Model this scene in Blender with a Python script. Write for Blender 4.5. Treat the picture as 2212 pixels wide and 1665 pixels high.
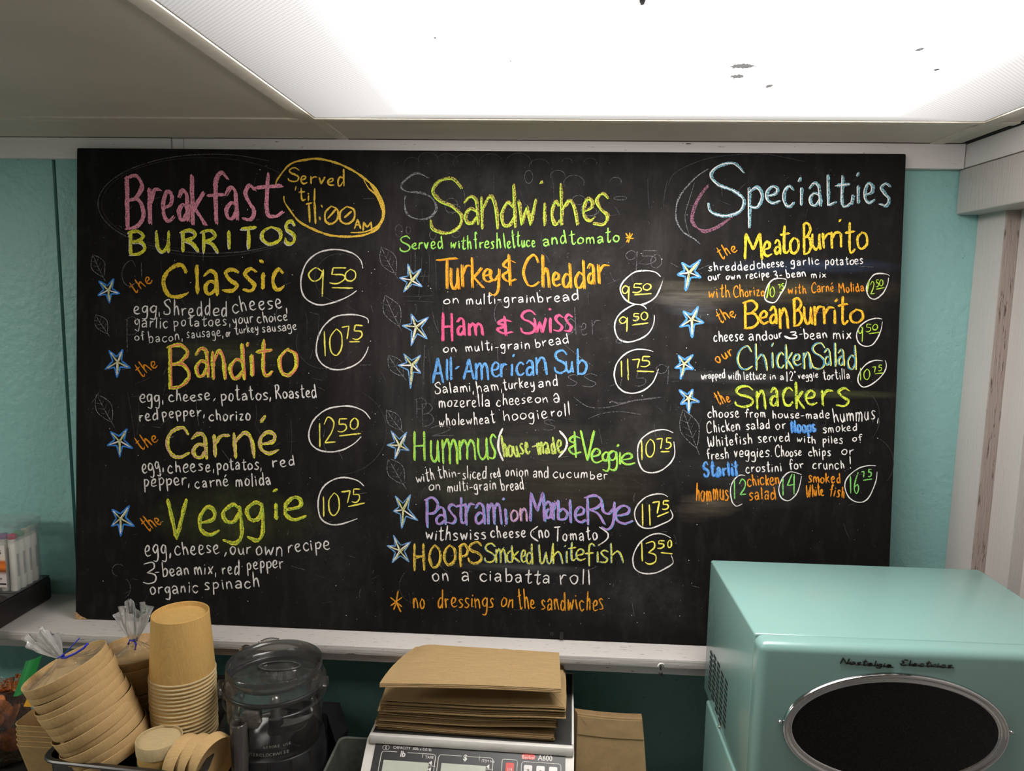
import bpy, bmesh, math, random
from mathutils import Vector, Matrix
random.seed(7)
sc = bpy.context.scene
for o in list(bpy.data.objects): bpy.data.objects.remove(o)
COL = sc.collection
# ------------------------------------------------------------------ camera
IW, IH = 2212, 1665
CF, CD, CYAW, CPIT, CROLL, CZ = 1591.92558, 1.42151, 0.05129, 0.12644, 0.01748, 1.8
def cam_axes():
    cy, sy, cp, sp, cr, sr = math.cos(CYAW), math.sin(CYAW), math.cos(CPIT), math.sin(CPIT), math.cos(CROLL), math.sin(CROLL)
    f = Vector((-sy*cp, cy*cp, -sp)); r = Vector((cy, sy, 0)); u = r.cross(f)
    return cr*r+sr*u, -sr*r+cr*u, f
CR, CU, CFW = cam_axes(); CO = Vector((0, -CD, CZ))
cd = bpy.data.cameras.new('camera'); cam = bpy.data.objects.new('camera', cd); COL.objects.link(cam)
cd.sensor_fit = 'HORIZONTAL'; cd.sensor_width = 36.0; cd.lens = CF*36.0/IW; cd.clip_start = 0.02
m = Matrix((CR, CU, -CFW)).transposed().to_4x4(); m.translation = CO
cam.matrix_world = m; sc.camera = cam
# ------------------------------------------------------------------ world, exposure
sc.view_settings.view_transform = 'Standard'; sc.view_settings.look = 'None'
sc.view_settings.exposure = 0.0; sc.view_settings.gamma = 1.0
try: sc.view_settings.use_curve_mapping = False
except Exception: pass
sc.cycles.max_bounces = 8; sc.cycles.transparent_max_bounces = 24; sc.cycles.sample_clamp_indirect = 4.0
wd = bpy.data.worlds.new('world'); sc.world = wd; wd.use_nodes = True
bg = wd.node_tree.nodes['Background']; bg.inputs[0].default_value = (1.0, 0.93, 0.86, 1); bg.inputs[1].default_value = 0.16
LENS_POWER = 20.0; SIDE_POWER = 17.0
# unseen area light, added off to the left to brighten the left wall
al = bpy.data.lights.new('left_fill_light', 'AREA'); al.shape = 'RECTANGLE'; al.size = 1.2; al.size_y = .3; al.energy = 26; al.color = (1, .93, .85)
ao = bpy.data.objects.new('left_fill_light', al); COL.objects.link(ao); ao.location = (-2.1, -1.15, 2.06)
# ------------------------------------------------------------------ photo point -> place
def ray(px, py): return (CFW + (px-IW/2)/CF*CR - (py-IH/2)/CF*CU)
def hit(px, py, P, n):
    d = ray(px, py); t = (Vector(P)-CO).dot(Vector(n))/d.dot(Vector(n)); return CO+d*t
def aty(px, py, y): return hit(px, py, (0, y, 0), (0, 1, 0))
def atz(px, py, z): return hit(px, py, (0, 0, z), (0, 0, 1))
def atx(px, py, x): return hit(px, py, (x, 0, 0), (1, 0, 0))
# ------------------------------------------------------------------ materials
def lin(c): return tuple(((v/255.0)/12.92 if v/255.0 <= 0.04045 else ((v/255.0+0.055)/1.055)**2.4) for v in c)
class NT:
    def __init__(s, name):
        s.m = bpy.data.materials.new(name); s.m.use_nodes = True; s.t = s.m.node_tree
        s.b = s.t.nodes['Principled BSDF']; s.out = s.t.nodes['Material Output']; s._tc = None
    def n(s, kind, **kw):
        x = s.t.nodes.new(kind)
        for k, v in kw.items():
            if k.startswith('i_'): x.inputs[k[2:].replace('_', ' ')].default_value = v
            elif k[0] == 'I': x.inputs[int(k[1:])].default_value = v
            else: setattr(x, k, v)
        return x
    def l(s, a, b): s.t.links.new(a, b)
    @property
    def tc(s):
        if not s._tc: s._tc = s.n('ShaderNodeTexCoord')
        return s._tc.outputs['Object']
    def mapped(s, scale):
        mp = s.n('ShaderNodeMapping'); mp.inputs['Scale'].default_value = scale; s.l(s.tc, mp.inputs[0]); return mp.outputs[0]
    def noise(s, scale, detail=3, vec=None, rough=.55):
        x = s.n('ShaderNodeTexNoise'); x.inputs['Scale'].default_value = scale; x.inputs['Detail'].default_value = detail; x.inputs['Roughness'].default_value = rough
        s.l(vec if vec is not None else s.tc, x.inputs['Vector']); return x.outputs[0]
    def ramp(s, fac, a, b, ca=(0, 0, 0, 1), cb=(1, 1, 1, 1)):
        r = s.n('ShaderNodeValToRGB'); e = r.color_ramp.elements
        e[0].position = a; e[0].color = ca; e[1].position = b; e[1].color = cb; s.l(fac, r.inputs[0]); return r.outputs[0]
    def mix(s, fac, a, b):
        x = s.n('ShaderNodeMix', data_type='RGBA')
        for v, k in ((fac, 0), (a, 6), (b, 7)):
            if isinstance(v, (int, float)): x.inputs[k].default_value = v
            elif isinstance(v, tuple): x.inputs[k].default_value = (*v[:3], 1)
            else: s.l(v, x.inputs[k])
        return x.outputs[2]
    def bump(s, h, strength, dist=0.001):
        b = s.n('ShaderNodeBump'); b.inputs['Strength'].default_value = strength; b.inputs['Distance'].default_value = dist
        s.l(h, b.inputs['Height']); s.l(b.outputs[0], s.b.inputs['Normal'])
    def base(s, v):
        if isinstance(v, tuple): s.b.inputs['Base Color'].default_value = (*v[:3], 1)
        else: s.l(v, s.b.inputs['Base Color'])
    def pr(s, rough=.5, metal=0, spec=.5, coat=0):
        s.b.inputs['Roughness'].default_value = rough; s.b.inputs['Metallic'].default_value = metal
        s.b.inputs['Specular IOR Level'].default_value = spec; s.b.inputs['Coat Weight'].default_value = coat
MATS = {}
def plain(name, col, rough=.5, metal=0, spec=.5, vary=.08, scale=40, bump=0, coat=0, stretch=None):
    """paint / card / plastic: one colour with a little procedural wear"""
    if name in MATS: return MATS[name]
    N = NT(name); N.pr(rough, metal, spec, coat)
    vec = N.mapped(stretch) if stretch else None
    nz = N.noise(scale, 4, vec)
    a = tuple(max(0, c*(1-vary)) for c in col); b = tuple(min(1, c*(1+vary)) for c in col)
    N.base(N.mix(N.ramp(nz, .35, .65), a, b))
    if bump: N.bump(nz, bump)
    MATS[name] = N.m; return N.m
def painted_wood(name, col, dark, speck=.66, bump=.5, grain=(3, 60, 60), fleck_scale=(8, 70, 70)):
    if name in MATS: return MATS[name]
    N = NT(name); N.pr(.45, 0, .4)
    g = N.noise(6, 5, N.mapped(grain)); big = N.noise(2.2, 3)
    c = N.mix(N.ramp(big, .35, .7), tuple(x*.9 for x in col), col)
    fl = N.ramp(N.noise(4, 4, N.mapped(fleck_scale), .7), speck, speck+.03)
    N.base(N.mix(fl, c, dark)); N.bump(g, bump, .0015)
    MATS[name] = N.m; return N.m
def kraft(name, col, rough=.85, streak=(4, 90, 4)):
    if name in MATS: return MATS[name]
    N = NT(name); N.pr(rough, 0, .25)
    f = N.noise(14, 5, N.mapped(streak)); g = N.noise(420, 2)
    c = N.mix(N.ramp(f, .3, .7), tuple(x*.86 for x in col), tuple(min(1, x*1.07) for x in col))
    N.base(N.mix(N.ramp(g, .55, .75), c, tuple(x*.8 for x in col)))
    N.bump(g, .15, .0004); MATS[name] = N.m; return N.m
def chalk(name, col, grain=.36, dens=620):
    if name in MATS: return MATS[name]
    N = NT(name); N.pr(1, 0, .05)
    g = N.noise(dens, 2.5, None, .7); h = N.noise(90, 2)
    k = N.ramp(g, grain-.05, grain+.07)
    c = N.mix(N.ramp(h, .3, .7), tuple(x*.82 for x in col), col)
    N.base(N.mix(k, (.02, .019, .018), c)); MATS[name] = N.m; return N.m
def see_through(name, tint, gloss_rough=.05, edge=.5, haze=0.0, haze_col=(.8, .8, .8), crinkle=0, gloss=1.0):
    """thin clear plastic: passes light, reflects at grazing angles"""
    if name in MATS: return MATS[name]
    N = NT(name); N.t.nodes.remove(N.b)
    tr = N.n('ShaderNodeBsdfTransparent'); tr.inputs[0].default_value = (*tint, 1)
    gl = N.n('ShaderNodeBsdfGlossy'); gl.inputs['Roughness'].default_value = gloss_rough
    lw = N.n('ShaderNodeLayerWeight'); lw.inputs[0].default_value = edge
    if crinkle:
        b = N.n('ShaderNodeBump'); b.inputs['Strength'].default_value = crinkle; b.inputs['Distance'].default_value = .004
        N.l(N.noise(70, 3), b.inputs['Height']); N.l(b.outputs[0], gl.inputs['Normal']); N.l(b.outputs[0], lw.inputs['Normal'])
    first = tr.outputs[0]
    if haze:
        df = N.n('ShaderNodeBsdfDiffuse'); df.inputs[0].default_value = (*haze_col, 1)
        mh = N.n('ShaderNodeMixShader'); mh.inputs[0].default_value = haze
        N.l(tr.outputs[0], mh.inputs[1]); N.l(df.outputs[0], mh.inputs[2]); first = mh.outputs[0]
    mx = N.n('ShaderNodeMixShader'); gk = N.n('ShaderNodeMath', operation='MULTIPLY'); gk.inputs[1].default_value = gloss; N.l(lw.outputs['Fresnel'], gk.inputs[0]); N.l(gk.outputs[0], mx.inputs[0]); N.l(first, mx.inputs[1]); N.l(gl.outputs[0], mx.inputs[2])
    N.l(mx.outputs[0], N.out.inputs[0]); MATS[name] = N.m; return N.m
# ------------------------------------------------------------------ objects
class MB:
    """collects shapes, links them as one mesh object"""
    def __init__(s): s.v = []; s.f = []; s.mi = []; s.sm = []
    def add(s, vs, fs, mi=0, smooth=False):
        k = len(s.v); s.v += [tuple(v) for v in vs]
        for f in fs: s.f.append(tuple(i+k for i in f)); s.mi.append(mi); s.sm.append(smooth)
    def box(s, a, b, mi=0, M=None, bev=0, seg=2):
        bm = bmesh.new(); bmesh.ops.create_cube(bm, size=1)
        for v in bm.verts: v.co = Vector(((a[i]+b[i])/2 + v.co[i]*(b[i]-a[i]) for i in range(3)))
        if bev: bmesh.ops.bevel(bm, geom=list(bm.edges), offset=bev, segments=seg, affect='EDGES', profile=.5)
        s.bm(bm, mi, M, smooth=bool(bev))
    def bm(s, bm, mi=0, M=None, smooth=False):
        if M is not None: bmesh.ops.transform(bm, matrix=M, verts=bm.verts)
        bm.verts.index_update(); s.add([v.co[:] for v in bm.verts], [[v.index for v in f.verts] for f in bm.faces], mi, smooth); bm.free()
    def lathe(s, prof, seg=48, M=None, mi=0, closed=False, warp=None):
        vs = []; fs = []; n = len(prof)
        for j in range(seg):
            a = 2*math.pi*j/seg
            for k, (r, z) in enumerate(prof):
                q = warp(a, r, z, k/(n-1)) if warp else (r*math.cos(a), r*math.sin(a), z)
                vs.append(M @ Vector(q) if M is not None else q)
        for j in range(seg):
            j2 = (j+1) % seg
            for k in range(n if closed else n-1):
                k2 = (k+1) % n
                a, b, c, d = j*n+k, j2*n+k, j2*n+k2, j*n+k2
                fs.append((a, b, c, d))
        s.add(vs, fs, mi, True)
    def tube(s, pts, r, seg=8, mi=0, rr=None):
        pts = [Vector(p) for p in pts]; vs = []; fs = []
        up = Vector((0.123, .45, .88)).normalized()
        for i, p in enumerate(pts):
            t = (pts[min(i+1, len(pts)-1)]-pts[max(i-1, 0)]).normalized()
            a = t.cross(up)
            if a.length < 1e-4: a = t.cross(Vector((1, 0, 0)))
            a.normalize(); b = t.cross(a); q = rr[i] if rr else r
            for j in range(seg):
                an = 2*math.pi*j/seg; vs.append(p+(a*math.cos(an)+b*math.sin(an))*q)
        for i in range(len(pts)-1):
            for j in range(seg):
                j2 = (j+1) % seg; fs.append((i*seg+j, i*seg+j2, (i+1)*seg+j2, (i+1)*seg+j))
        fs.append(tuple(range(seg))[::-1]); fs.append(tuple((len(pts)-1)*seg+j for j in range(seg)))
        s.add(vs, fs, mi, True)
    def sheet(s, fn, nu, nv, t, mi=0, nrm=(0, 0, -1)):
        """a curved sheet of thickness t; fn(u, v) gives the upper side"""
        n = Vector(nrm).normalized(); top = [Vector(fn(i/nu, j/nv)) for j in range(nv+1) for i in range(nu+1)]
        N = len(top); vs = top+[p+n*t for p in top]; fs = []; w = nu+1
        for j in range(nv):
            for i in range(nu):
                a, b, c, d = j*w+i, j*w+i+1, (j+1)*w+i+1, (j+1)*w+i
                fs += [(a, b, c, d), (N+d, N+c, N+b, N+a)]
        for i in range(nu):
            fs += [(i+1, i, N+i, N+i+1), (nv*w+i, nv*w+i+1, N+nv*w+i+1, N+nv*w+i)]
        for j in range(nv):
            fs += [(j*w, (j+1)*w, N+(j+1)*w, N+j*w), ((j+1)*w+nu, j*w+nu, N+j*w+nu, N+(j+1)*w+nu)]
        s.add(vs, fs, mi, False)
    def build(s, name, mats, parent=None, fix=False, wn=False, local=False):
        me = bpy.data.meshes.new(name); off = Vector((0, 0, 0))
        base = parent
        while base is not None and not local:
            off += base.location; base = base.parent
        me.from_pydata([tuple(Vector(v)-off) for v in s.v], [], s.f)
        for mt in (mats if isinstance(mats, (list, tuple)) else [mats]): me.materials.append(mt)
        me.polygons.foreach_set('material_index', s.mi); me.polygons.foreach_set('use_smooth', s.sm)
        if fix:
            bm = bmesh.new(); bm.from_mesh(me); bmesh.ops.remove_doubles(bm, verts=bm.verts, dist=1e-6); bmesh.ops.recalc_face_normals(bm, faces=bm.faces); bm.to_mesh(me); bm.free()
        me.update(); o = bpy.data.objects.new(name, me); COL.objects.link(o)
        if parent is not None: o.parent = parent
        if wn:
            me.set_sharp_from_angle(angle=math.radians(40))
        return o
def tag(o, label=None, cat=None, group=None, kind=None):
    if label: o['label'] = label
    if cat: o['category'] = cat
    if group: o['group'] = group
    if kind: o['kind'] = kind
    return o
def thing(name, label, cat, loc=(0, 0, 0), group=None):
    o = bpy.data.objects.new(name, None); COL.objects.link(o); o.location = loc; o.empty_display_size = .02
    return tag(o, label, cat, group)
def struct(name, mb, mat, **k): return tag(mb.build(name, mat, **k), kind='structure')
def copy_tree(o, parent=None, loc=None):
    c = o.copy(); COL.objects.link(c); c.parent = parent
    if loc is not None: c.location = loc
    for ch in list(o.children): copy_tree(ch, c)
    return c
ORD = ['topmost', 'second', 'third', 'fourth', 'fifth', 'sixth', 'seventh', 'eighth', 'ninth', 'tenth', 'eleventh', 'twelfth', 'thirteenth', 'fourteenth', 'fifteenth', 'sixteenth', 'seventeenth', 'eighteenth', 'nineteenth', 'twentieth', 'twenty-first', 'twenty-second', 'twenty-third', 'twenty-fourth', 'twenty-fifth', 'twenty-sixth', 'twenty-seventh', 'twenty-eighth']
def text_mesh(name, body, size, M, mat, parent, ext=.0002, align='LEFT', sx=1.0, bold=0.0):
    """printed lettering: the built-in typeface, turned into a mesh part"""
    cu = bpy.data.curves.new('t', 'FONT'); cu.body = body; cu.size = size; cu.extrude = ext; cu.align_x = align; cu.offset = bold; cu.resolution_u = 3
    t = bpy.data.objects.new('t', cu); COL.objects.link(t); bpy.context.view_layer.update()
    me = bpy.data.meshes.new_from_object(t.evaluated_get(bpy.context.evaluated_depsgraph_get()))
    bpy.data.objects.remove(t); me.name = name
    off = Vector((0, 0, 0)); b = parent
    while b is not None: off += b.location; b = b.parent
    me.transform(Matrix.Translation(-off) @ M @ Matrix.Diagonal((sx, 1, 1, 1)))
    me.materials.clear(); me.materials.append(mat)
    o = bpy.data.objects.new(name, me); COL.objects.link(o); o.parent = parent; return o
# ================================================================== the room
M_teal = NT('teal_wall_paint'); M_teal.pr(.42, 0, .4)
_b = M_teal.noise(3, 4); _s = M_teal.noise(9, 5, M_teal.mapped((1, 1, .35)), .65)
_c = M_teal.mix(M_teal.ramp(_b, .3, .7), (.235, .445, .425), (.265, .49, .465))
M_teal.base(M_teal.mix(M_teal.ramp(M_teal.noise(60, 3), .70, .73), _c, (.12, .29, .28)))
_h = M_teal.n('ShaderNodeMath', operation='ADD'); M_teal.l(_s, _h.inputs[0]); M_teal.l(M_teal.noise(55, 3), _h.inputs[1]); M_teal.bump(_h.outputs[0], .6, .005)
TEAL = M_teal.m
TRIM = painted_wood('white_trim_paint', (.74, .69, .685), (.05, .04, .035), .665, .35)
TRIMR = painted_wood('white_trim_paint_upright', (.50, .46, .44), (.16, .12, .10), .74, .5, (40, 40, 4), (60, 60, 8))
SHELFP = painted_wood('white_shelf_paint', (.50, .468, .445), (.09, .07, .06), .625, .6)
EDGE = painted_wood('worn_board_edge', (.36, .29, .26), (.10, .07, .06), .6, 1.0, (60, 60, 5), (50, 50, 5))
CEIL = plain('ceiling_board', (.56, .50, .435), .6, vary=.05, scale=5)
DARK = plain('dark_gap', (.006, .006, .006), .9)
ZC = 2.0782
# back wall: two panels with an open joint between them
gx = -.9699
mb = MB()
mb.box((-2.6, 0, .0), (gx-.0035, .02, ZC)); mb.box((gx+.0035, 0, .0), (1.1, .02, ZC)); mb.box((gx-.02, .012, 0), (gx+.02, .022, ZC), 1)
struct('wall_back', mb, [TEAL, DARK])
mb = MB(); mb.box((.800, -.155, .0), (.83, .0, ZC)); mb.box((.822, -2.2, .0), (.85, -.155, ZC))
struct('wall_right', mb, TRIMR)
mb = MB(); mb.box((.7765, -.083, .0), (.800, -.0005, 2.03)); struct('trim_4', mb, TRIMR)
mb = MB(); mb.box((.7775, -.0875, .0), (.7995, -.083, 1.955)); struct('trim_5', mb, EDGE)
mb = MB(); mb.box((-2.6, -2.6, -.02), (1.1, .02, 0)); struct('floor', mb, plain('floor_vinyl', (.55, .50, .44), .5))
mb = MB(); mb.box((-2.62, -2.6, 0), (-2.6, .02, ZC)); struct('wall_left', mb, TEAL)
# ceiling: panels between flat battens, open where the light sits
DROP = .010; _k = (ZC-DROP-1.8)/(ZC-1.8)      # the lens hangs a little below the ceiling
OX0, OX1, OY0 = -.3944, .6702, -.186
LX0, LX1, LY0, LY1 = OX0*_k, OX1*_k, -CD+(OY0+CD)*_k, -.74
mb = MB()
def slab(x0, x1, y0, y1): mb.box((x0, y1, ZC), (x1, y0, ZC+.012))
slab(-2.6, LX0-.004, .02, -2.6); slab(LX1+.004, .727, .02, -2.6); slab(.732, 1.1, .02, -.30); slab(.727, 1.1, -.30, -2.6); slab(LX0-.004, LX1+.004, .02, LY0+.004); slab(LX0-.004, LX1+.004, LY1-.004, -2.6)
struct('ceiling', mb, CEIL)
mb = MB(); mb.box((.70, -.32, ZC+.02), (.76, .02, ZC+.03)); struct('trim_6', mb, DARK)
mb = MB()   # battens of the ceiling grid
t = .0025; B = .022
mb.box((-1.9, OY0+.004, ZC-t), (OX0-.026, OY0+.026, ZC)); mb.box((OX0-.026, LY1-.4, ZC-t), (OX0-.002, OY0+.026, ZC))
mb.box((OX0-.002, OY0+.002, ZC-t), (OX1+.002, OY0+.016, ZC))
mb.box((OX0+.004, OY0+.016, ZC-t*.6), (OX0+.008, -.016, ZC)); mb.box((OX0-.013, OY0+.026, ZC-t*.5), (OX0+.004, -.016, ZC))
mb.box((OX1+.002, LY1-.4, ZC-t), (OX1+.024, -.016, ZC)); mb.box((OX1+.024, OY0+.002, ZC-t), (.727, OY0+.02, ZC))
struct('trim_7', mb, plain('batten_paint', (.60, .54, .47), .5))
# top trim of the back wall
a0, a1 = aty(0, 340.6, -.016), aty(2085, 364.6, -.016)
zl = a0.z + (a1.z-a0.z)/(a1.x-a0.x)*(-1.9-a0.x)
mb = MB(); x0, x1 = -1.9, .735
g0 = aty(370, 300, -.016).x; g1 = aty(396, 300, -.016).x
def trim_piece(xa, xb, y):
    za = zl+(a1.z-zl)*(xa-x0)/(x1-x0); zb = zl+(a1.z-zl)*(xb-x0)/(x1-x0)
    mb.add([(xa, y, za), (xb, y, zb), (xb, y, ZC-.0015), (xa, y, ZC-.0015), (xa, 0, za), (xb, 0, zb), (xb, 0, ZC-.0015), (xa, 0, ZC-.0015)],
           [(0, 1, 2, 3), (7, 6, 5, 4), (4, 5, 1, 0), (3, 2, 6, 7), (0, 3, 7, 4), (1, 5, 6, 2)])
trim_piece(-1.9, g0-.0012, -.016); trim_piece(g0+.0012, g1-.0006, -.0153); trim_piece(g1+.0006, .7345, -.016)
struct('trim_1', mb, TRIM, fix=True)
zr = a1.z
mb = MB(); mb.box((.736, -1.6, zr+.001), (.7999, -.0004, ZC-.0015), bev=.0015); struct('trim_2', mb, TRIM)
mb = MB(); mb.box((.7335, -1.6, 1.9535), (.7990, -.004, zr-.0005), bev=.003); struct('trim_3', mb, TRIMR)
mb = MB(); mb.box((.730, -.3, ZC-.001), (.738, -.02, ZC+.004)); struct('trim_8', mb, DARK)
# ------------------------------------------------------------------ the ceiling light
lt = thing('ceiling_light', 'large glowing fluorescent ceiling panel with ribbed lens', 'ceiling light', ((LX0+LX1)/2, (LY0+LY1)/2, ZC))
N = NT('prismatic_lens'); N.t.nodes.remove(N.b)
em = N.n('ShaderNodeEmission')
sx = N.n('ShaderNodeSeparateXYZ'); N.l(N.tc, sx.inputs[0])
def edge_fade(axis, half, stops):
    """how evenly the tubes behind the lens light it, by distance from the lens edge"""
    a = N.n('ShaderNodeMath', operation='ABSOLUTE'); N.l(sx.outputs[axis], a.inputs[0])
    r = N.n('ShaderNodeMapRange'); r.inputs[1].default_value = half; r.inputs[2].default_value = 0; N.l(a.outputs[0], r.inputs[0])
    c = N.n('ShaderNodeValToRGB'); e = c.color_ramp.elements
    for k, (p, v) in enumerate(stops):
        q = e[k] if k < 2 else e.new(p)
        q.position = p; q.color = (v, v, v, 1)
    N.l(r.outputs[0], c.inputs[0]); return c.outputs[0]
fx = edge_fade(0, (LX1-LX0)/2, ((0, .029), (1, 1), (.12, .040), (.26, .052), (.33, .08), (.42, .55), (.52, 1))); fy = edge_fade(1, (LY0-LY1)/2, ((0, .034), (1, 1), (.07, .041), (.13, .055), (.2, .4), (.32, 1)))
pm = N.n('ShaderNodeMath', operation='MINIMUM'); N.l(fx, pm.inputs[0]); N.l(fy, pm.inputs[1])
# prism rows: small pyramids moulded in the lens
def rows(axis):
    k = N.n('ShaderNodeMath', operation='MULTIPLY'); k.inputs[1].default_value = 2*math.pi/.0062; N.l(sx.outputs[axis], k.inputs[0])
    c = N.n('ShaderNodeMath', operation='SINE'); N.l(k.outputs[0], c.inputs[0]); return c.outputs[0]
rm = N.n('ShaderNodeMath', operation='MULTIPLY'); N.l(rows(0), rm.inputs[0]); N.l(rows(1), rm.inputs[1])
rr = N.n('ShaderNodeMapRange'); rr.inputs[1].default_value = -1; rr.inputs[2].default_value = .4; rr.inputs[3].default_value = .72; rr.inputs[4].default_value = 1.0; N.l(rm.outputs[0], rr.inputs[0])
p2 = N.n('ShaderNodeMath', operation='MULTIPLY'); N.l(pm.outputs[0], p2.inputs[0]); N.l(rr.outputs[0], p2.inputs[1])
# dead insects and dirt lying on the lens
cur = p2.outputs[0]
C0 = lt.location
for (px, py, ra, rb) in ((1605, 141, .024, .007), (1592, 163, .015, .006), (1662, 184, .007, .006), (1987, 105, .006, .004), (2023, 149, .005, .003), (1388, 3, .004, .006), (940, 80, .002, .002), (1103, 130, .002, .002)):
    q = atz(px, py, ZC-DROP-.002)-C0
    d = N.n('ShaderNodeVectorMath', operation='SUBTRACT'); N.l(N.tc, d.inputs[0]); d.inputs[1].default_value = (q.x, q.y, 0)
    e = N.n('ShaderNodeVectorMath', operation='MULTIPLY'); e.inputs[1].default_value = (1/ra, 1/(rb*2.2), 0); N.l(d.outputs[0], e.inputs[0])
    ln = N.n('ShaderNodeVectorMath', operation='LENGTH'); N.l(e.outputs[0], ln.inputs[0])
    ad = N.n('ShaderNodeMath', operation='ADD'); N.l(ln.outputs['Value'], ad.inputs[0]); nz = N.noise(260, 2); N.l(nz, ad.inputs[1])
    r = N.n('ShaderNodeMapRange'); r.inputs[1].default_value = 1.05; r.inputs[2].default_value = 1.5; r.inputs[3].default_value = .018; r.inputs[4].default_value = 1; N.l(ad.outputs[0], r.inputs[0])
    mm = N.n('ShaderNodeMath', operation='MULTIPLY'); N.l(cur, mm.inputs[0]); N.l(r.outputs[0], mm.inputs[1]); cur = mm.outputs[0]
ms = N.n('ShaderNodeMath', operation='MULTIPLY'); ms.inputs[1].default_value = LENS_POWER; N.l(cur, ms.inputs[0])
em.inputs[0].default_value = (1, .965, .93, 1); N.l(ms.outputs[0], em.inputs[1]); N.l(em.outputs[0], N.out.inputs[0])
mb = MB(); nx, ny = 24, 16     # a lay-in lens, edges turned up, sagging a little in the middle
def lensz(u, v): return ZC-DROP-.003*(1-(2*u-1)**6)*(1-(2*v-1)**6)
vs = [(LX0+(LX1-LX0)*i/nx, LY1+(LY0-LY1)*j/ny, lensz(i/nx, j/ny)) for j in range(ny+1) for i in range(nx+1)]
mb.add(vs, [(j*(nx+1)+i, (j+1)*(nx+1)+i, (j+1)*(nx+1)+i+1, j*(nx+1)+i+1) for j in range(ny) for i in range(nx)], 0, True)
mb.build('diffuser', N.m, lt)
NS = NT('lens_side'); NS.t.nodes.remove(NS.b); es_ = NS.n('ShaderNodeEmission'); es_.inputs[0].default_value = (1, .965, .93, 1); es_.inputs[1].default_value = SIDE_POWER; NS.l(es_.outputs[0], NS.out.inputs[0])
mb = MB(); c4 = [(LX0, LY0), (LX1, LY0), (LX1, LY1), (LX0, LY1)]
for k in range(4):
    (ax_, ay_), (bx_, by_) = c4[k], c4[(k+1) % 4]
    mb.add([(ax_, ay_, ZC-DROP+.0012), (bx_, by_, ZC-DROP+.0012), (bx_, by_, ZC-.0004), (ax_, ay_, ZC-.0004)], [(0, 1, 2, 3)])
mb.build('lens_side', NS.m, lt)
LF = plain('lamp_frame', (.8, .77, .68), .4)
mb = MB(); w = .0016
for a, b_ in (((LX0-w, LY0, ZC-DROP-.0008), (LX1+w, LY0+w, ZC-DROP+.0012)), ((LX0-w, LY1-w, ZC-DROP-.0008), (LX1+w, LY1, ZC-DROP+.0012)), ((LX0-w, LY1, ZC-DROP-.0008), (LX0, LY0, ZC-DROP+.0012)), ((LX1, LY1, ZC-DROP-.0008), (LX1+w, LY0, ZC-DROP+.0012))): mb.box(a, b_)
mb.build('frame', LF, lt)
mb = MB(); mb.box((LX0-.003, LY1-.003, ZC+.012), (LX1+.003, LY0+.003, ZC+.06)); mb.build('housing', plain('lamp_housing', (.7, .7, .68), .5), lt)
# ------------------------------------------------------------------ shelf under the board
ZS = 1.1587; SD = .1741
sh = thing('wall_shelf', 'long white painted wooden shelf carrying the chalkboard', 'shelf', (-.3, 0, ZS))
mb = MB(); mb.box((-1.88, -SD, ZS-.0165), (.60, -.0005, ZS), bev=.0012); mb.build('shelf_board', SHELFP, sh)
mb = MB(); mb.box((-1.88, -SD+.022, ZS-.040), (.60, -SD+.040, ZS-.0168), bev=.001); mb.build('cleat', TRIM, sh)
q = aty(1427, 1438, -SD)
hk = thing('cup_hook', 'small white screw hook under the front edge of the shelf', 'hook', (q.x, -SD-.001, q.z))
mb = MB(); mb.tube([(q.x+.0055*math.cos(a), -SD-.002-.004*math.sin(a*.5), q.z+.002+.005*math.sin(a)) for a in [math.radians(d) for d in range(-20, 201, 20)]], .0013); mb.build('hook', plain('hook_white', (.8, .78, .74), .3), hk)
mb = MB(); mb.tube([(q.x, -SD-.001, q.z+.003), (q.x, -SD-.003, q.z-.006)], .0014); mb.lathe([(0, 0), (.0035, 0), (.0035, .002), (0, .002)], 16, Matrix.Translation((q.x, -SD-.003, q.z-.012)) @ Matrix.Rotation(math.radians(90), 4, 'X')); mb.build('screw', plain('rusty_screw', (.04, .03, .03), .4), hk)
# ------------------------------------------------------------------ counter
ZK = .82; ZB = .95
CTOP = plain('dark_counter', (.26, .25, .23), .35, vary=.2)
ct = thing('counter', 'grey work counter under the shelf carrying scale and microwave', 'counter', (-.4, -.35, ZK))
mb = MB(); mb.box((-1.88, -.72, ZK-.035), (.795, -.002, ZK), bev=.003); mb.build('worktop', CTOP, ct)
mb = MB(); mb.box((-1.88, -.68, 0), (.79, -.03, ZK-.035)); mb.build('cabinet', plain('cabinet_dark', (.05, .05, .05), .5), ct)
db = thing('storage_box', 'wide dark box raising the bin and trays above the counter', 'box', (-.9, -.28, ZK))
mb = MB(); mb.box((-1.30, -.445, ZK+.0005), (-.560, -.135, ZB-.0005), bev=.006, seg=3); mb.build('body', plain('dark_crate', (.018, .016, .015), .5, vary=.3), db)
# ================================================================== the chalkboard
BLX, BLY, LEAN, BYAW, BH, BW = -.90323, -.11401, .09282, .00367, .89977, 1.52599
cb_, sb_ = math.cos(BYAW), math.sin(BYAW)
EU = Vector((cb_, -sb_, 0)); _n = Vector((sb_, cb_, 0)); EV = Vector((0, 0, math.cos(LEAN)))+_n*math.sin(LEAN); EN = EV.cross(EU)
BL = Vector((BLX, BLY, ZS+.001))
board = thing('chalkboard', 'large black chalkboard menu covered in coloured chalk lettering', 'chalkboard', BL)
_m = Matrix((EU, EN, EV)).transposed().to_4x4(); _m.translation = BL; board.matrix_world = _m
def uv(px, py):
    q = hit(px, py, BL, EN)-BL; return q.dot(EU), q.dot(EV)
N = NT('chalkboard_black'); N.pr(.8, 0, .05)
black = (.0085, .0078, .0075)
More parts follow.
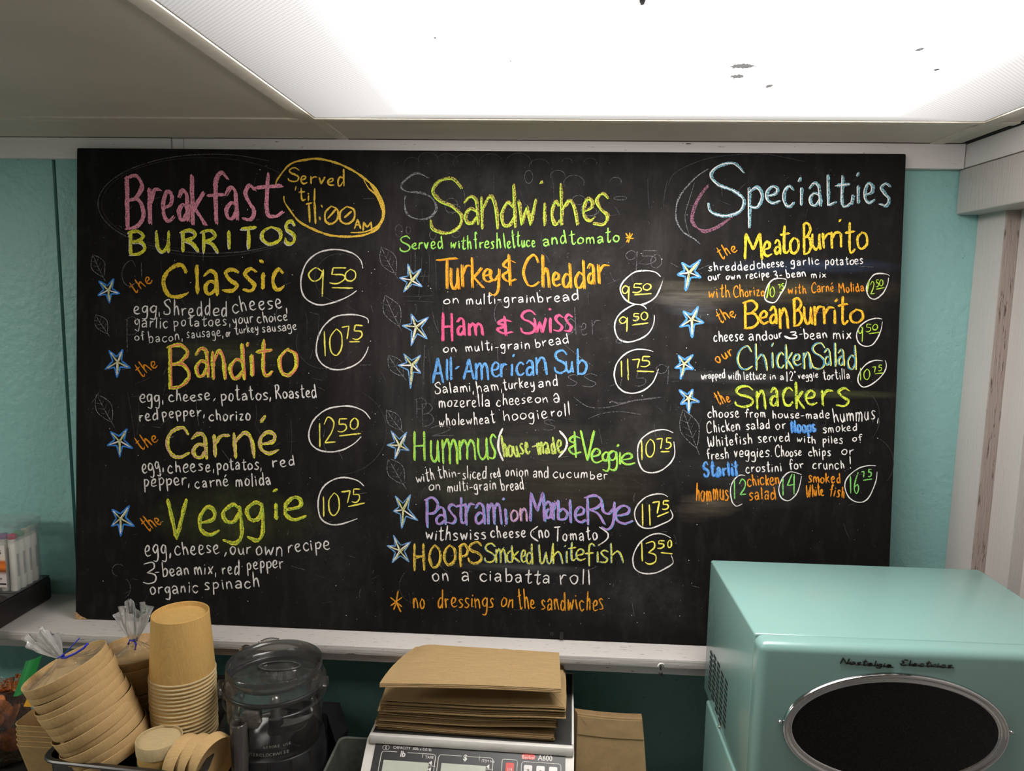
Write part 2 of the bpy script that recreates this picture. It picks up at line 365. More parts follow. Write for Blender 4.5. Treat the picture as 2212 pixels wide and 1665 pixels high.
# rubbed-in chalk dust
d1 = N.ramp(N.noise(3.0, 5, N.mapped((1.3, 1, .8)), .65), .40, .75)
d2 = N.ramp(N.noise(9, 6, N.mapped((5, 1, 1.6)), .7), .50, .86)
d3 = N.ramp(N.noise(700, 2, None, .7), .63, .72)
cur = N.mix(d1, black, (.0155, .0142, .0135))
cur = N.mix(d2, cur, (.026, .024, .023))
def blot(px, py, rx, ry, col, amount, streak, rot=0):
    """one rubbed-out patch of chalk, with streaks of the cloth in it"""
    global cur
    u0, v0 = uv(px, py); k = 1/1180
    mp = N.n('ShaderNodeMapping'); mp.vector_type = 'TEXTURE'; mp.inputs['Location'].default_value = (u0, 0, v0); mp.inputs['Scale'].default_value = (rx*k, 1, ry*k); mp.inputs['Rotation'].default_value = (0, rot, 0)
    N.l(N.tc, mp.inputs[0]); ln = N.n('ShaderNodeVectorMath', operation='LENGTH')
    z = N.n('ShaderNodeVectorMath', operation='MULTIPLY'); z.inputs[1].default_value = (1, 0, 1); N.l(mp.outputs[0], z.inputs[0]); N.l(z.outputs[0], ln.inputs[0])
    s = N.noise(7, 5, N.mapped(streak), .75)
    big = N.n('ShaderNodeMath', operation='MULTIPLY_ADD'); N.l(N.noise(3.5, 4, N.mapped(tuple(1+(q-1)*.35 for q in streak)), .6), big.inputs[0]); big.inputs[1].default_value = 1.9; N.l(ln.outputs['Value'], big.inputs[2])
    sub = N.n('ShaderNodeMath', operation='SUBTRACT'); sub.inputs[0].default_value = 2.05; N.l(big.outputs[0], sub.inputs[1])
    mu = N.n('ShaderNodeMath', operation='MULTIPLY', use_clamp=True); N.l(sub.outputs[0], mu.inputs[0]); N.l(N.ramp(s, .25, .85), mu.inputs[1])
    m2 = N.n('ShaderNodeMath', operation='MULTIPLY'); m2.inputs[1].default_value = amount*.95; N.l(mu.outputs[0], m2.inputs[0])
    cur = N.mix(m2.outputs[0], cur, col)
H_ = (1, 1, 14); V_ = (14, 1, 1); R_ = (5, 1, 5)
blot(1130, 700, 520, 480, (.05, .047, .045), .55, R_)
blot(520, 1120, 190, 70, (.085, .10, .03), .85, R_)
blot(500, 765, 170, 35, (.10, .10, .05), .7, H_)
blot(1535, 1085, 75, 38, (.17, .14, .10), .9, H_, -.25)
blot(1680, 632, 260, 40, (.13, .11, .06), .65, H_)
blot(1720, 575, 190, 18, (.06, .10, .19), .6, H_)
blot(1100, 965, 300, 60, (.09, .085, .07), .7, H_)
blot(1000, 1050, 130, 60, (.09, .09, .06), .6, R_)
blot(1230, 1060, 200, 60, (.10, .085, .05), .5, H_)
blot(1360, 1290, 170, 90, (.075, .072, .07), .7, R_)
blot(1120, 1225, 200, 12, (.16, .16, .16), .7, H_)
blot(760, 760, 60, 260, (.06, .045, .045), .7, V_)
blot(850, 560, 60, 300, (.05, .04, .042), .7, V_)
blot(1560, 815, 130, 14, (.12, .12, .12), .7, H_)
blot(1740, 850, 190, 10, (.14, .15, .06), .7, H_)
blot(1490, 660, 70, 26, (.14, .14, .15), .7, H_, .25)
blot(1250, 600, 110, 70, (.06, .055, .05), .6, R_)
blot(1560, 1020, 110, 40, (.06, .06, .062), .6, H_)
blot(1500, 640, 90, 30, (.16, .14, .11), .9, H_, .1)
blot(1640, 1060, 120, 40, (.07, .07, .07), .7, H_)
blot(880, 880, 90, 260, (.05, .048, .045), .7, V_)
blot(1420, 520, 60, 90, (.06, .055, .05), .7, V_)
blot(1390, 960, 80, 70, (.07, .066, .06), .7, R_)
blot(1010, 400, 260, 60, (.035, .034, .034), .7, R_)
blot(680, 520, 160, 60, (.045, .045, .043), .7, R_)
blot(440, 680, 240, 60, (.04, .04, .037), .7, R_)
blot(720, 1230, 100, 160, (.05, .05, .048), .6, R_)
_k = N.n('ShaderNodeMath', operation='MULTIPLY'); _k.inputs[1].default_value = .5; N.l(d3, _k.inputs[0]); cur = N.mix(_k.outputs[0], cur, (.06, .058, .055))
N.base(cur); N.bump(N.noise(260, 3), .12, .0005)
mb = MB(); mb.box((0, 0, 0), (BW, .012, BH), bev=.003, seg=3); mb.build('panel', N.m, board, local=True)
mb = MB()
mb.add([(0-.0003, -.0004, 0-.0003), (.017, -.0004, -.0003), (.0245, -.0004, .001), (.012, -.0004, .006), (.004, -.0004, .0125), (-.0003, -.0004, .014), (-.0004, .011, .012), (-.0004, .011, -.0003)],
       [(0, 1, 2, 3, 4, 5), (0, 5, 6, 7)]); tag(mb.build('worn_corner', plain('bare_fibreboard', (.33, .2, .09), .9, vary=.5, scale=160), board, local=True), 'bare brown chipped corner')
u_, v_ = uv(1213, 1371); mb = MB(); mb.box((u_-.0035, -.003, v_-.008), (u_+.0035, .0, v_+.006)); mb.build('clip', plain('black_clip', (.008, .008, .008), .5), board, local=True)
u_, v_ = uv(1192, 1369); mb = MB(); mb.lathe([(.002, 0), (.0034, -.0006), (.0034, 0)], 14, Matrix.Translation((u_, -.0002, v_)) @ Matrix.Rotation(math.radians(90), 4, 'X')); mb.build('screw', plain('board_screw', (.08, .08, .08), .4), board, local=True)
# ------------------------------------------------------------------ hand lettering
GL = {}
def glyph(ch, w, s): GL[ch] = (w, [[tuple(float(c) for c in p.split(',')) for p in st.split()] for st in s.split(';')])
glyph('a', .68, '.05,.78 .28,1 .5,.88 .56,.45 .6,0;.56,.45 .3,.55 .08,.33 .16,.05 .38,.06 .57,.32')
glyph('b', .68, '.1,1 .12,0;.12,.38 .36,.56 .62,.36 .48,.06 .12,.03')
glyph('c', .64, '.58,.82 .38,1 .12,.76 .05,.38 .22,.04 .44,.02 .62,.2')
glyph('d', .68, '.56,.46 .3,.58 .06,.34 .14,.06 .36,.04 .57,.26;.54,1.0 .62,0')
glyph('e', .64, '.1,.44 .46,.56 .52,.86 .3,1 .08,.68 .1,.22 .34,0 .64,.16')
glyph('f', .52, '.56,.88 .4,1 .24,.8 .25,0;.02,.55 .48,.58')
glyph('g', .66, '.56,.84 .34,1 .08,.68 .18,.24 .42,.26 .55,.7;.56,.96 .6,-.25 .44,-.72 .08,-.58')
glyph('h', .66, '.1,1 .13,0;.13,.36 .36,.6 .52,.42 .62,0')
glyph('i', .26, '.12,.95 .14,0;.1,1.32 .15,1.22')
glyph('I', .26, '.12,1 .14,0')
glyph('j', .3, '.2,.95 .2,-.4 .02,-.6')
glyph('k', .62, '.1,1 .13,0;.52,.66 .14,.3;.2,.34 .6,0')
glyph('l', .24, '.1,1 .14,0')
glyph('m', .92, '.08,.95 .11,0;.11,.62 .3,.97 .44,.68 .46,0;.46,.62 .64,.97 .8,.68 .86,0')
glyph('n', .66, '.08,.95 .11,0;.11,.58 .35,.98 .52,.68 .6,0')
glyph('o', .66, '.34,1 .08,.66 .12,.16 .35,0 .6,.32 .57,.82 .3,.98')
glyph('p', .66, '.1,.98 .13,-.72;.12,.78 .4,1 .62,.64 .44,.16 .12,.2')
glyph('q', .66, '.56,.84 .34,1 .08,.6 .2,.1 .5,.3;.56,.96 .6,-.7')
glyph('r', .54, '.08,.95 .12,0;.12,.55 .3,.9 .54,.9')
glyph('s', .58, '.54,.86 .34,1 .12,.82 .28,.54 .5,.3 .36,.04 .04,.08')
glyph('t', .54, '.28,1 .26,.14 .4,.0 .56,.12;.04,.66 .54,.72')
glyph('u', .66, '.08,.95 .1,.3 .3,0 .5,.26 .54,.95;.54,.6 .62,0')
glyph('v', .6, '.05,.95 .28,0 .28,0 .56,.98')
glyph('w', .86, '.05,.95 .2,0 .2,0 .42,.72 .42,.72 .6,0 .6,0 .82,.98')
glyph('x', .6, '.05,.95 .56,0;.54,.98 .05,0')
glyph('y', .62, '.06,.95 .12,.4 .34,.26 .54,.6;.58,.98 .52,-.3 .3,-.72 .06,-.56')
glyph('z', .58, '.05,.95 .52,.95 .52,.95 .05,.03 .05,.03 .56,.05')
glyph('A', .8, '.02,0 .38,1 .38,1 .74,0;.14,.38 .62,.4')
glyph('B', .74, '.1,.98 .12,0;.02,.94 .42,1 .64,.8 .4,.58 .13,.53;.13,.53 .52,.54 .7,.28 .46,.05 .08,.0')
glyph('C', .84, '.82,.76 .62,1 .24,.84 .05,.46 .22,.08 .54,.0 .86,.14')
glyph('D', .8, '.1,1 .12,0;.05,1 .6,.8 .7,.4 .4,.05 .1,0')
glyph('H', .78, '.1,1 .1,0;.66,1 .7,0;.08,.5 .68,.52')
glyph('M', .95, '.06,0 .1,1 .1,1 .46,.36 .46,.36 .8,1 .8,1 .9,0')
glyph('O', .84, '.42,1 .1,.72 .06,.3 .36,0 .74,.24 .74,.74 .44,.98')
glyph('P', .7, '.12,.96 .14,0;.02,.9 .4,1 .66,.78 .5,.5 .14,.46')
glyph('R', .76, '.12,.96 .14,0;.02,.92 .42,1 .62,.78 .44,.58 .14,.52;.2,.52 .5,.36 .74,0')
glyph('S', .78, '.70,.82 .52,.99 .26,.95 .12,.78 .24,.60 .52,.48 .70,.30 .62,.08 .36,.0 .12,.08 .08,.24')
glyph('T', .72, '.02,.94 .7,1;.36,.95 .36,0')
glyph('U', .76, '.08,1 .12,.3 .36,0 .62,.3 .66,1;.66,.5 .68,0')
glyph('V', .72, '.04,1 .34,0 .34,0 .68,1')
glyph('W', .95, '.05,1 .12,.1 .28,.04 .42,.6 .42,.6 .52,.06 .7,.08 .8,1')
glyph('0', .66, '.34,1 .1,.66 .12,.16 .36,0 .58,.3 .56,.8 .34,1')
glyph('1', .24, '.1,1 .14,0')
glyph('2', .62, '.06,.72 .26,1 .52,.8 .42,.42 .1,.03 .1,.03 .6,.06')
glyph('3', .6, '.06,.92 .4,1 .46,.74 .18,.52 .18,.52 .5,.42 .5,.12 .24,0 .03,.08')
glyph('4', .66, '.4,1 .06,.42 .06,.42 .62,.48;.56,1 .54,0')
glyph('5', .64, '.6,.98 .16,1 .16,1 .12,.58 .12,.58 .5,.56 .56,.26 .3,.0 .04,.06')
glyph('6', .6, '.5,1 .16,.5 .1,.16 .34,0 .56,.22 .42,.42 .14,.3')
glyph('7', .6, '.04,.9 .56,.98 .56,.98 .4,.0')
glyph('9', .6, '.5,.86 .28,1 .06,.78 .2,.54 .42,.62 .52,.9;.54,.95 .5,0')
glyph(',', .26, '.14,.2 .06,-.35'); glyph('.', .24, '.1,.06 .14,.0'); glyph('-', .5, '.04,.5 .44,.52')
glyph('(', .34, '.3,1.08 .08,.7 .08,.3 .3,-.1'); glyph(')', .34, '.04,1.08 .28,.7 .26,.3 .02,-.1')
glyph('&', .7, '.62,.78 .3,.86 .08,.68 .4,.52 .06,.34 .3,.12 .68,.2;.34,1.05 .42,-.02')
glyph('!', .2, '.12,1 .1,.3;.09,.06 .1,.0'); glyph('"', .3, '.06,1.1 .08,.85;.22,1.1 .22,.85'); glyph("'", .2, '.1,1.1 .06,.8'); glyph(':', .2, '.1,.75 .12,.68;.08,.15 .1,.08')
ASC = set("bdfhklt") | set("ABCDHMOPRSTUVW0123456789&!\"'()")
def smooth(pts, step):
    """Catmull-Rom through the points; a doubled point is a corner"""
    runs = [[pts[0]]]
    for p in pts[1:]:
        if p == runs[-1][-1]: runs.append([p])
        else: runs[-1].append(p)
    out = []
    for r in runs:
        if len(r) < 2: continue
        P = [r[0]]+r+[r[-1]]; o = []
        for i in range(1, len(P)-2):
            p0, p1, p2, p3 = P[i-1], P[i], P[i+1], P[i+2]
            n = max(2, int(math.dist(p1, p2)/step))
            for k in range(n):
                t = k/n; o.append(tuple(.5*(2*p1[c]+(p2[c]-p0[c])*t+(2*p0[c]-5*p1[c]+4*p2[c]-p3[c])*t*t+(3*p1[c]-p0[c]-3*p2[c]+p3[c])*t**3) for c in (0, 1)))
        o.append(r[-1]); out.append(o)
    return out
RC = random.Random(3)
class Ink:
    """chalk marks of one part, laid as thin ribbons on the board"""
    def __init__(s): s.mb = MB(); s.mats = []; s.k = 0
    def mat(s, m):
        if m not in s.mats: s.mats.append(m)
        return s.mats.index(m)
    def line(s, pts, w, m, layer=0, dx=0, dy=0, jit=.16, taper=.55):
        mi = s.mat(m); s.k += 1
        for run in smooth(pts, 3.2 if w < 4 else 2.6):
            if len(run) < 2: continue
            n = len(run); L = []; wob = RC.uniform(0, 6)
            h = .0005+.00018*layer+.000003*(s.k % 40)
            for i, p in enumerate(run):
                a, b = run[max(i-1, 0)], run[min(i+1, n-1)]
                tx, ty = b[0]-a[0], b[1]-a[1]; q = math.hypot(tx, ty) or 1; nx_, ny_ = -ty/q, tx/q
                e = min(i, n-1-i)/max(1, n-1)
                ww = w*.5*(1+.16*math.sin(wob+i*.5))*(taper+(1-taper)*min(1, e*7))
                r1, r2 = ww*(1+RC.uniform(-jit, jit)), ww*(1+RC.uniform(-jit, jit))
                L.append((p[0]+nx_*r1+dx, p[1]+ny_*r1+dy)); L.append((p[0]-nx_*r2+dx, p[1]-ny_*r2+dy))
            # rounded chalk ends
            (ax, ay), (bx, by) = run[0], run[-1]
            a1, b1 = run[1], run[-2]
            def cap(p, q, sgn):
                ux, uy = p[0]-q[0], p[1]-q[1]; l = math.hypot(ux, uy) or 1; return (p[0]+ux/l*w*.3+dx, p[1]+uy/l*w*.3+dy)
            pts2 = [cap(run[0], run[1], 1)]+L+[cap(run[-1], run[-2], 1)]
            vs = []
            for p in pts2:
                u, v = uv(*p); vs.append((u, -h, v))
            fs = [(0, 2, 1)]+[(1+2*i, 2+2*i, 4+2*i, 3+2*i) for i in range(n-1)]+[(len(vs)-1, len(vs)-3, len(vs)-2)]
            s.mb.add(vs, fs, mi)
    def strokes(s, sts, style):
        for ly, (m, w, dx, dy) in enumerate(style):
            for st in sts:
                am = w*.10 if ly else style[0][1]*.16
                j = [(p[0]+RC.uniform(-1, 1)*am, p[1]+RC.uniform(-1, 1)*am) for p in st]
                # keep doubled points doubled
                for i in range(1, len(st)):
                    if st[i] == st[i-1]: j[i] = j[i-1]
                s.line(j, w, m, ly, dx, dy)
    def boxed(s, ch, x0, y0, x1, y1, style):
        st = GL[ch][1]; xs = [p[0] for q in st for p in q]; ys = [p[1] for q in st for p in q]
        a, b, c, d = min(xs), max(xs), min(ys), max(ys); w = style[0][1]*.5+.6
        x0 += w; x1 -= w; y0 += w*.7; y1 -= w*.7
        if b-a < .1: fx_ = lambda x: (x0+x1)/2+(x-(a+b)/2)*max(2, x1-x0)/.1*.5
        else: fx_ = lambda x: x0+(x-a)/(b-a)*(x1-x0)
        s.strokes([[(fx_(p[0]), y1-(p[1]-c)/(d-c)*(y1-y0)) for p in q] for q in st], style)
    def word(s, t, x0, y0, x1, y1, xh, asc, style, tall=True):
        tot = 0; sp = .2; plan = []
        for ch in t:
            acc = ch == '\u00e9'; ch = 'e' if acc else ch
            w, st = GL[ch]; k = .78 if ch in '.,\'' else 1
            plan.append((ch, tot, st, acc)); tot += (w*(1.12 if ch.isupper() else 1)+sp)*k
        tot -= sp; L = math.hypot(x1-x0, y1-y0); cx, cy = (x1-x0)/L, (y1-y0)/L; sw = style[0][1]
        if L > 4*sw: x0 += cx*sw*.5; y0 += cy*sw*.5; L -= sw
        q = L/tot; xh -= sw*.35; asc -= sw*.5
        out = []
        for ch, ox, st, acc in plan:
            up = asc if ch in ASC else xh; jy = RC.uniform(-.09, .09)*xh; kx = q*(1.12 if ch.isupper() else 1)
            lean = RC.uniform(-.10, .14); ky = RC.uniform(.93, 1.09); kk = RC.uniform(.9, 1.06)
            sts = list(st)
            if acc: sts = sts+[[(.22, 1.28), (.46, 1.62)]]
            for stn in sts:
                o = []; last = None; lo = None
                for (a, b) in stn:
                    Y = (b*up if b <= 1 else up*1.0+(b-1)*xh)*ky
                    if b < 0: Y = b*xh*1.0
                    X = ox*q+a*kx*kk-lean*Y*.5
                    p = (x0+X*cx+(Y+jy)*cy+RC.uniform(-.045, .045)*xh, y0+X*cy-(Y+jy)*cx+RC.uniform(-.045, .045)*xh)
                    if last == (a, b): p = lo
                    o.append(p); last = (a, b); lo = p
                out.append(o)
        s.strokes(out, style)
    def build(s, name, label=None): 
        o = s.mb.build(name, s.mats, board, local=True)
        if label: o['label'] = label
        return o
def C(n, rgb, grain=.36, k=.76): return chalk('chalk_'+n, tuple(min(.9, v*k) for v in lin(rgb)), grain+.035)
WH = C('white', (238, 232, 228), .32, .88); PK = C('dusty_pink', (232, 150, 170), .38, 1.1); YG = C('yellow', (228, 222, 66), .38, 1.05); YL = C('lemon', (250, 236, 104), .32, .88)
AM = C('amber', (240, 196, 76), .35, .95); OR = C('orange', (250, 158, 44), .34); GO = C('golden', (246, 214, 56), .38, .92); CO_ = C('coral', (246, 132, 100), .35, 1.05)
TN = C('tan', (212, 172, 136), .35, 1.05); LG = C('lime', (196, 226, 84), .39); SG = C('spring_green', (150, 236, 122), .35); LY = C('dusty_yellow', (214, 200, 88), .44)
LM = C('bright_lime', (200, 240, 80), .34); TG = C('tangerine', (252, 186, 58), .35); HP = C('hot_pink', (244, 100, 146), .34); BLU = C('blue', (96, 168, 238), .35)
PU = C('lilac', (186, 150, 218), .35); BL2 = C('pale_blue', (128, 182, 240), .36); CR_ = C('cream', (238, 232, 188), .35); SK = C('sky', (150, 204, 220), .43); TQ = C('teal_blue', (96, 164, 196), .38)
PY = C('pale_yellow', (232, 232, 140), .38); DB = C('deep_blue', (62, 132, 216), .35, 1.0); PO = C('pale_pink', (232, 186, 196), .36)
GH = C('faint', (104, 102, 104), .44, 1.0); GH2 = C('fainter', (72, 70, 72), .44, 1.0); GH3 = C('faint_light', (138, 138, 142), .45, 1.0); GP = C('faint_pink', (150, 100, 122), .44, .9)
def parse(rows): return [r.split() for r in rows.strip().split('\n')]
def write(name, label, style, boxes='', words='', extra=()):
    """one line of lettering; a wide gap between words starts another part"""
    ik = Ink(); last = None; done = set()
    def gap(x, y, lim):
        nonlocal ik, label
        if last is not None and x-last > lim: ik.build(name, label); label = None; ik = Ink()
    for r in (parse(boxes) if boxes.strip() else []):
        v = [float(q) for q in r[1:5]]; gap(v[0], v[3], 24); ik.boxed(r[0], *v, style); last = v[2]
        for e in extra:
            if v[0]-6 <= e[0][0] <= v[2]+2 and id(e) not in done: done.add(id(e)); ik.strokes([e], style)
    for r in (parse(words) if words.strip() else []):
        v = [float(q) for q in r[1:7]]; gap(v[0], v[1], 13); ik.word(r[0], *v, style); last = v[2]
    for e in extra:
        if id(e) not in done: ik.strokes([e], style)
    return ik.build(name, label)
# --- headings and item names: every letter in its own place
write('heading', 'pink heading reading Breakfast', [(PK, 7, -1, 0), (PK, 3, 3, 2)], 'B 266 376 315 497\nr 319 403 351 486\ne 349 410 380 480\na 382 408 411 480\nk 411 376 449 488\nf 446 370 496 486\na 484 403 517 477\ns 522 397 555 477\nt 547 372 616 470')
write('heading', 'yellow heading reading Burritos', [(WH, 5, -2, 2), (YG, 6.6, 0, 0)], 'B 275 497 317 552\nU 336 497 369 546\nR 387 495 433 545\nR 432 495 475 547\nI 489 497 502 539\nT 519 489 557 539\nO 564 487 608 529\nS 614 476 640 529')
OV = [(600, 405), (596, 394), (608, 374), (630, 354), (662, 345), (689, 344), (725, 351), (761, 367), (788, 387), (810, 406.5), (824, 432), (830, 457), (824, 482), (810, 498), (781, 508), (743, 511), (707, 506), (671, 491), (644, 475), (626, 453), (615, 435), (614, 424)]
ik = Ink()
ik.strokes([OV], [(AM, 4.5, 0, 0)])
ik.strokes([[(786, 390), (797, 408), (812, 421), (824, 446), (828, 464), (815, 488), (788, 501), (757, 502)], [(800, 398), (815, 420), (826, 450), (826, 476)], [(615, 437), (628, 456), (650, 482), (690, 503)]], [(AM, 3.2, 0, 0)])
for r in parse('S 621 361 648 394\n1 661 439 676 482\n1 674 432 687 485\n0 700 443 732 486\n0 732 444 768 485\nA 763 472 782 496\nM 782 478 806 500'): ik.boxed(r[0], *[float(v) for v in r[1:]], [(AM, 4.4, 0, 0)] if r[0] in '01' else [(AM, 3.6, 0, 0)])
ik.word('erved', 646, 396, 746, 402, 17, 40, [(AM, 3.6, 0, 0)]); ik.word("'til", 634, 433, 684, 435, 13, 28, [(AM, 3.6, 0, 0)])
ik.strokes([[(708, 472), (726, 452)], [(744, 470), (760, 456)], [(662, 441), (674, 438)], [(694, 443), (696, 448)], [(690, 469), (692, 474)]], [(AM, 4, 0, 0)])
ik.build('serving_time', 'amber oval reading Served til 11:00 AM')
S1 = [(GO, 8, 0, 0), (AM, 2.6, 2.6, -1)]
write('item_name', 'yellow name reading Classic', S1, 'C 349 568 410 645\nl 420 570 431 637\na 437 582 475 640\ns 477 578 519 632\ns 520 578 558 631\nI 563 587 574 627\nc 584 579 617 628', extra=([(563, 562), (567, 566)],))
write('item_name', 'yellow and coral name reading Bandito', [(YG, 8, -1, 0), (CO_, 3, 2, 0)], 'B 358 741 414 841\na 419 749 455 817\nn 455 755 492 822\nd 495 739 533 823\nI 538 763 554 815\nt 551 731 593 814\no 601 750 645 814', extra=([(534, 748), (536, 740)],))
write('item_name', 'yellow and tan name reading Carné', [(YG, 8, 0, 0), (TN, 3.6, -1, 0)], 'C 356 920 413 990\na 411 932 452 993\nr 458 935 501 990\nn 502 931 554 991\ne 558 929 607 982', extra=([(564, 911), (573, 899)],))
write('item_name', 'yellow green name reading Veggie', [(YG, 8, 0, 0), (LG, 3.2, 2, 1)], 'V 358 1075 408 1166\ne 429 1092 477 1159\ng 477 1088 526 1175\ng 530 1081 573 1169\nI 588 1084 606 1124\ne 613 1070 664 1126', extra=([(590, 1061), (598, 1057)],))
write('heading', 'pale yellow heading reading Sandwiches', [(LY, 7, 0, 0), (LM, 2.4, -2.2, 2)], 'S 927 383 1002 506\na 1000 421 1038 487\nn 1037 421 1080 496\nd 1080 396 1118 493\nw 1117 428 1162 488\nI 1172 435 1183 489\nc 1189 432 1213 487\nh 1208 394 1252 488\ne 1258 426 1289 479\ns 1279 415 1319 488', extra=([(1168, 395), (1172, 391)],))
write('heading', 'pale blue heading reading Specialties', [(SK, 7, 1, 1), (WH, 2.2, -1.6, 1)], 'S 1526 350 1611 468\np 1613 401 1650 494\ne 1652 399 1689 441\nc 1688 398 1718 447\nI 1723 402 1738 445\na 1744 392 1776 447\nl 1781 374 1796 446\nt 1801 375 1841 448\nI 1848 398 1858 440\ne 1864 393 1892 441\ns 1895 393 1926 445', extra=([(1725, 391), (1729, 383)], [(1851, 379), (1854, 373)], [(1790, 442), (1804, 436)], [(1839, 440), (1842, 420)]))
write('item_name', 'orange name reading Turkey and Cheddar', [(TG, 3.6, -1.4, 0), (OR, 2.6, 1.8, 1)], 'T 942 556 990 625\nu 972 577 994 626\nr 996 570 1020 621\nk 1017 554 1047 623\ne 1043 579 1068 610\ny 1056 579 1081 639\n& 1084 548 1117 618\nC 1129 549 1167 619\nh 1170 549 1189 622\ne 1193 587 1213 619\nd 1214 567 1236 623\nd 1241 560 1265 625\na 1268 568 1286 615\nr 1290 569 1317 614')
write('item_name', 'hot pink name reading Ham and Swiss', [(HP, 4.4, -.5, 0), (HP, 2.4, 2.4, 1)], 'H 953 674 979 738\na 985 685 1006 726\nm 1010 696 1045 726\n& 1072 681 1109 727\nS 1122 669 1158 722\nw 1151 685 1181 720\nI 1185 684 1192 720\ns 1194 679 1218 716\ns 1216 677 1238 717', extra=([(1187, 669), (1188, 666)],))
write('item_name', 'blue name reading All-American Sub', [(BLU, 4.6, 0, 0), (BL2, 2, 1.8, 0)], 'A 932 771 960 829\nl 960 774 971 823\nl 968 769 980 822\n- 981 789 994 799\nA 999 773 1026 821\nm 1025 782 1057 822\ne 1060 780 1082 816\nr 1079 784 1097 816\nI 1101 784 1110 814\nc 1113 780 1134 812\na 1134 776 1155 813\nn 1155 769 1184 811\nS 1195 755 1226 807\nu 1219 778 1240 806\nb 1244 751 1270 811', extra=([(1108, 770), (1110, 765)],))
write('item_name', 'lime green name reading Hummus and Veggie', [(LM, 4.2, 0, 0), (SG, 2, 1.8, 1)], 'H 892 930 920 996\nu 928 949 951 999\nm 953 947 991 1003\nm 990 948 1029 994\nu 1030 944 1057 994\ns 1054 936 1073 991\n& 1226 930 1257 989\nV 1252 928 1286 996\ne 1276 967 1302 1001\ng 1299 974 1318 1019\ng 1312 972 1335 1017\nI 1335 975 1343 1004\ne 1341 977 1373 1005', extra=([(1333, 964), (1336, 960)],))
ik = Ink(); ik.word('house', 1085, 989, 1147, 981, 27, 48, [(PY, 4.4, 0, 0), (LM, 1.8, 1.5, 0)]); ik.word('made', 1159, 983, 1217, 975, 27, 42, [(PY, 4.4, 0, 0), (LM, 1.8, 1.5, 0)]); ik.strokes([[(1150, 965), (1158, 963)]], [(PY, 4, 0, 0)])
ik.boxed('(', 1075, 923, 1089, 997, [(WH, 4.4, 0, 0)]); ik.boxed(')', 1204, 929, 1226, 989, [(WH, 4.4, 0, 0)]); ik.build('item_note', 'pale note in brackets reading house-made')
write('item_name', 'lilac name reading Pastrami on Marble Rye', [(BL2, 3.8, 1.5, 1), (PU, 4.6, -.5, 0)], 'P 915 1072 948 1140\na 939 1093 965 1134\ns 964 1087 988 1131\nt 984 1072 1010 1131\nr 1003 1085 1027 1135\na 1024 1085 1049 1133\nm 1051 1085 1085 1133\nI 1086 1097 1099 1133\nM 1143 1062 1179 1127\na 1176 1081 1194 1121\nr 1192 1083 1208 1124\nb 1203 1078 1228 1124\nl 1226 1077 1238 1130\ne 1241 1093 1268 1129\nR 1260 1068 1309 1134\ny 1298 1082 1330 1145\ne 1328 1090 1369 1132', extra=([(1086, 1079), (1089, 1075)],))
write('item_name', 'pale pink lettering reading on', [(PO, 4.4, 0, 0), (PU, 2, 2, 1)], 'o 1101 1099 1120 1127\nn 1122 1095 1141 1127')
write('item_name', 'amber capitals before Smoked', [(AM, 5.4, 0, 0), (LY, 2.4, 2, 1)], 'H 891 1172 919 1234\nO 925 1174 953 1228\nO 957 1174 985 1223\nP 988 1174 1014 1225\nS 1009 1169 1043 1218')
write('item_name', 'pale yellow name reading Smoked Whitefish', [(BL2, 2, -1.6, 1), (PY, 3.6, 0, 0), (YG, 1.6, 1, 0)], 'S 1046 1172 1071 1215\nm 1070 1184 1094 1216\no 1094 1188 1110 1215\nk 1104 1177 1124 1215\ne 1125 1186 1138 1215\nd 1136 1173 1152 1219\nW 1163 1174 1196 1216\nh 1193 1172 1217 1218\nI 1220 1189 1229 1216\nt 1226 1170 1246 1211\ne 1244 1184 1266 1211\nf 1263 1172 1286 1223\nI 1287 1190 1295 1215\ns 1294 1187 1315 1215\nh 1318 1172 1348 1216', extra=([(1220, 1180), (1222, 1178)], [(1293, 1178), (1295, 1175)]))
write('item_name', 'yellow name reading MeatoBurrito', [(GO, 5, 0, 0), (AM, 1.8, 2, 0)], 'M 1606 502 1649 562\ne 1647 519 1669 556\na 1670 517 1688 551\nt 1682 486 1708 548\no 1704 511 1727 550\nB 1731 480 1755 551\nu 1751 503 1775 541\nr 1774 501 1801 539\nr 1792 499 1817 539\nI 1810 502 1822 536\nt 1823 479 1849 548\no 1849 499 1875 540', extra=([(1812, 479), (1815, 474)],))
write('item_name', 'yellow name reading BeanBurrito', [(GO, 5, 0, 0), (OR, 1.4, 2.4, 1), (TG, 1.6, -2, 0)], 'B 1602 648 1641 712\ne 1639 670 1662 701\na 1660 661 1680 701\nn 1681 664 1705 712\nB 1710 642 1735 706\nu 1734 661 1757 702\nr 1756 659 1780 704\nr 1776 661 1804 701\nI 1797 668 1809 701\nt 1808 638 1834 701\no 1834 666 1866 699', extra=([(1804, 651), (1808, 646)],))
write('item_name', 'blue and yellow name reading Chicken Salad', [(YL, 3.6, 1, 0), (TQ, 2.8, -1.2, 0)], 'C 1590 746 1626 799\nh 1630 741 1659 801\nI 1664 760 1673 796\nc 1676 759 1695 796\nk 1695 742 1715 798\ne 1712 763 1732 791\nn 1733 759 1753 798\nS 1751 739 1783 799\na 1778 752 1796 791\nl 1799 739 1808 793\na 1808 753 1825 791\nd 1829 744 1851 800', extra=([(1667, 748), (1670, 741)],))
write('item_name', 'yellow green name reading Snackers', [(LG, 5.2, 0, 0), (YG, 2.2, 1.5, 1)], 'S 1585 832 1629 880\nn 1631 841 1656 885\na 1661 836 1683 879\nc 1688 834 1715 877\nk 1716 823 1739 884\ne 1738 841 1767 876\nr 1772 840 1801 878\ns 1804 836 1837 878')
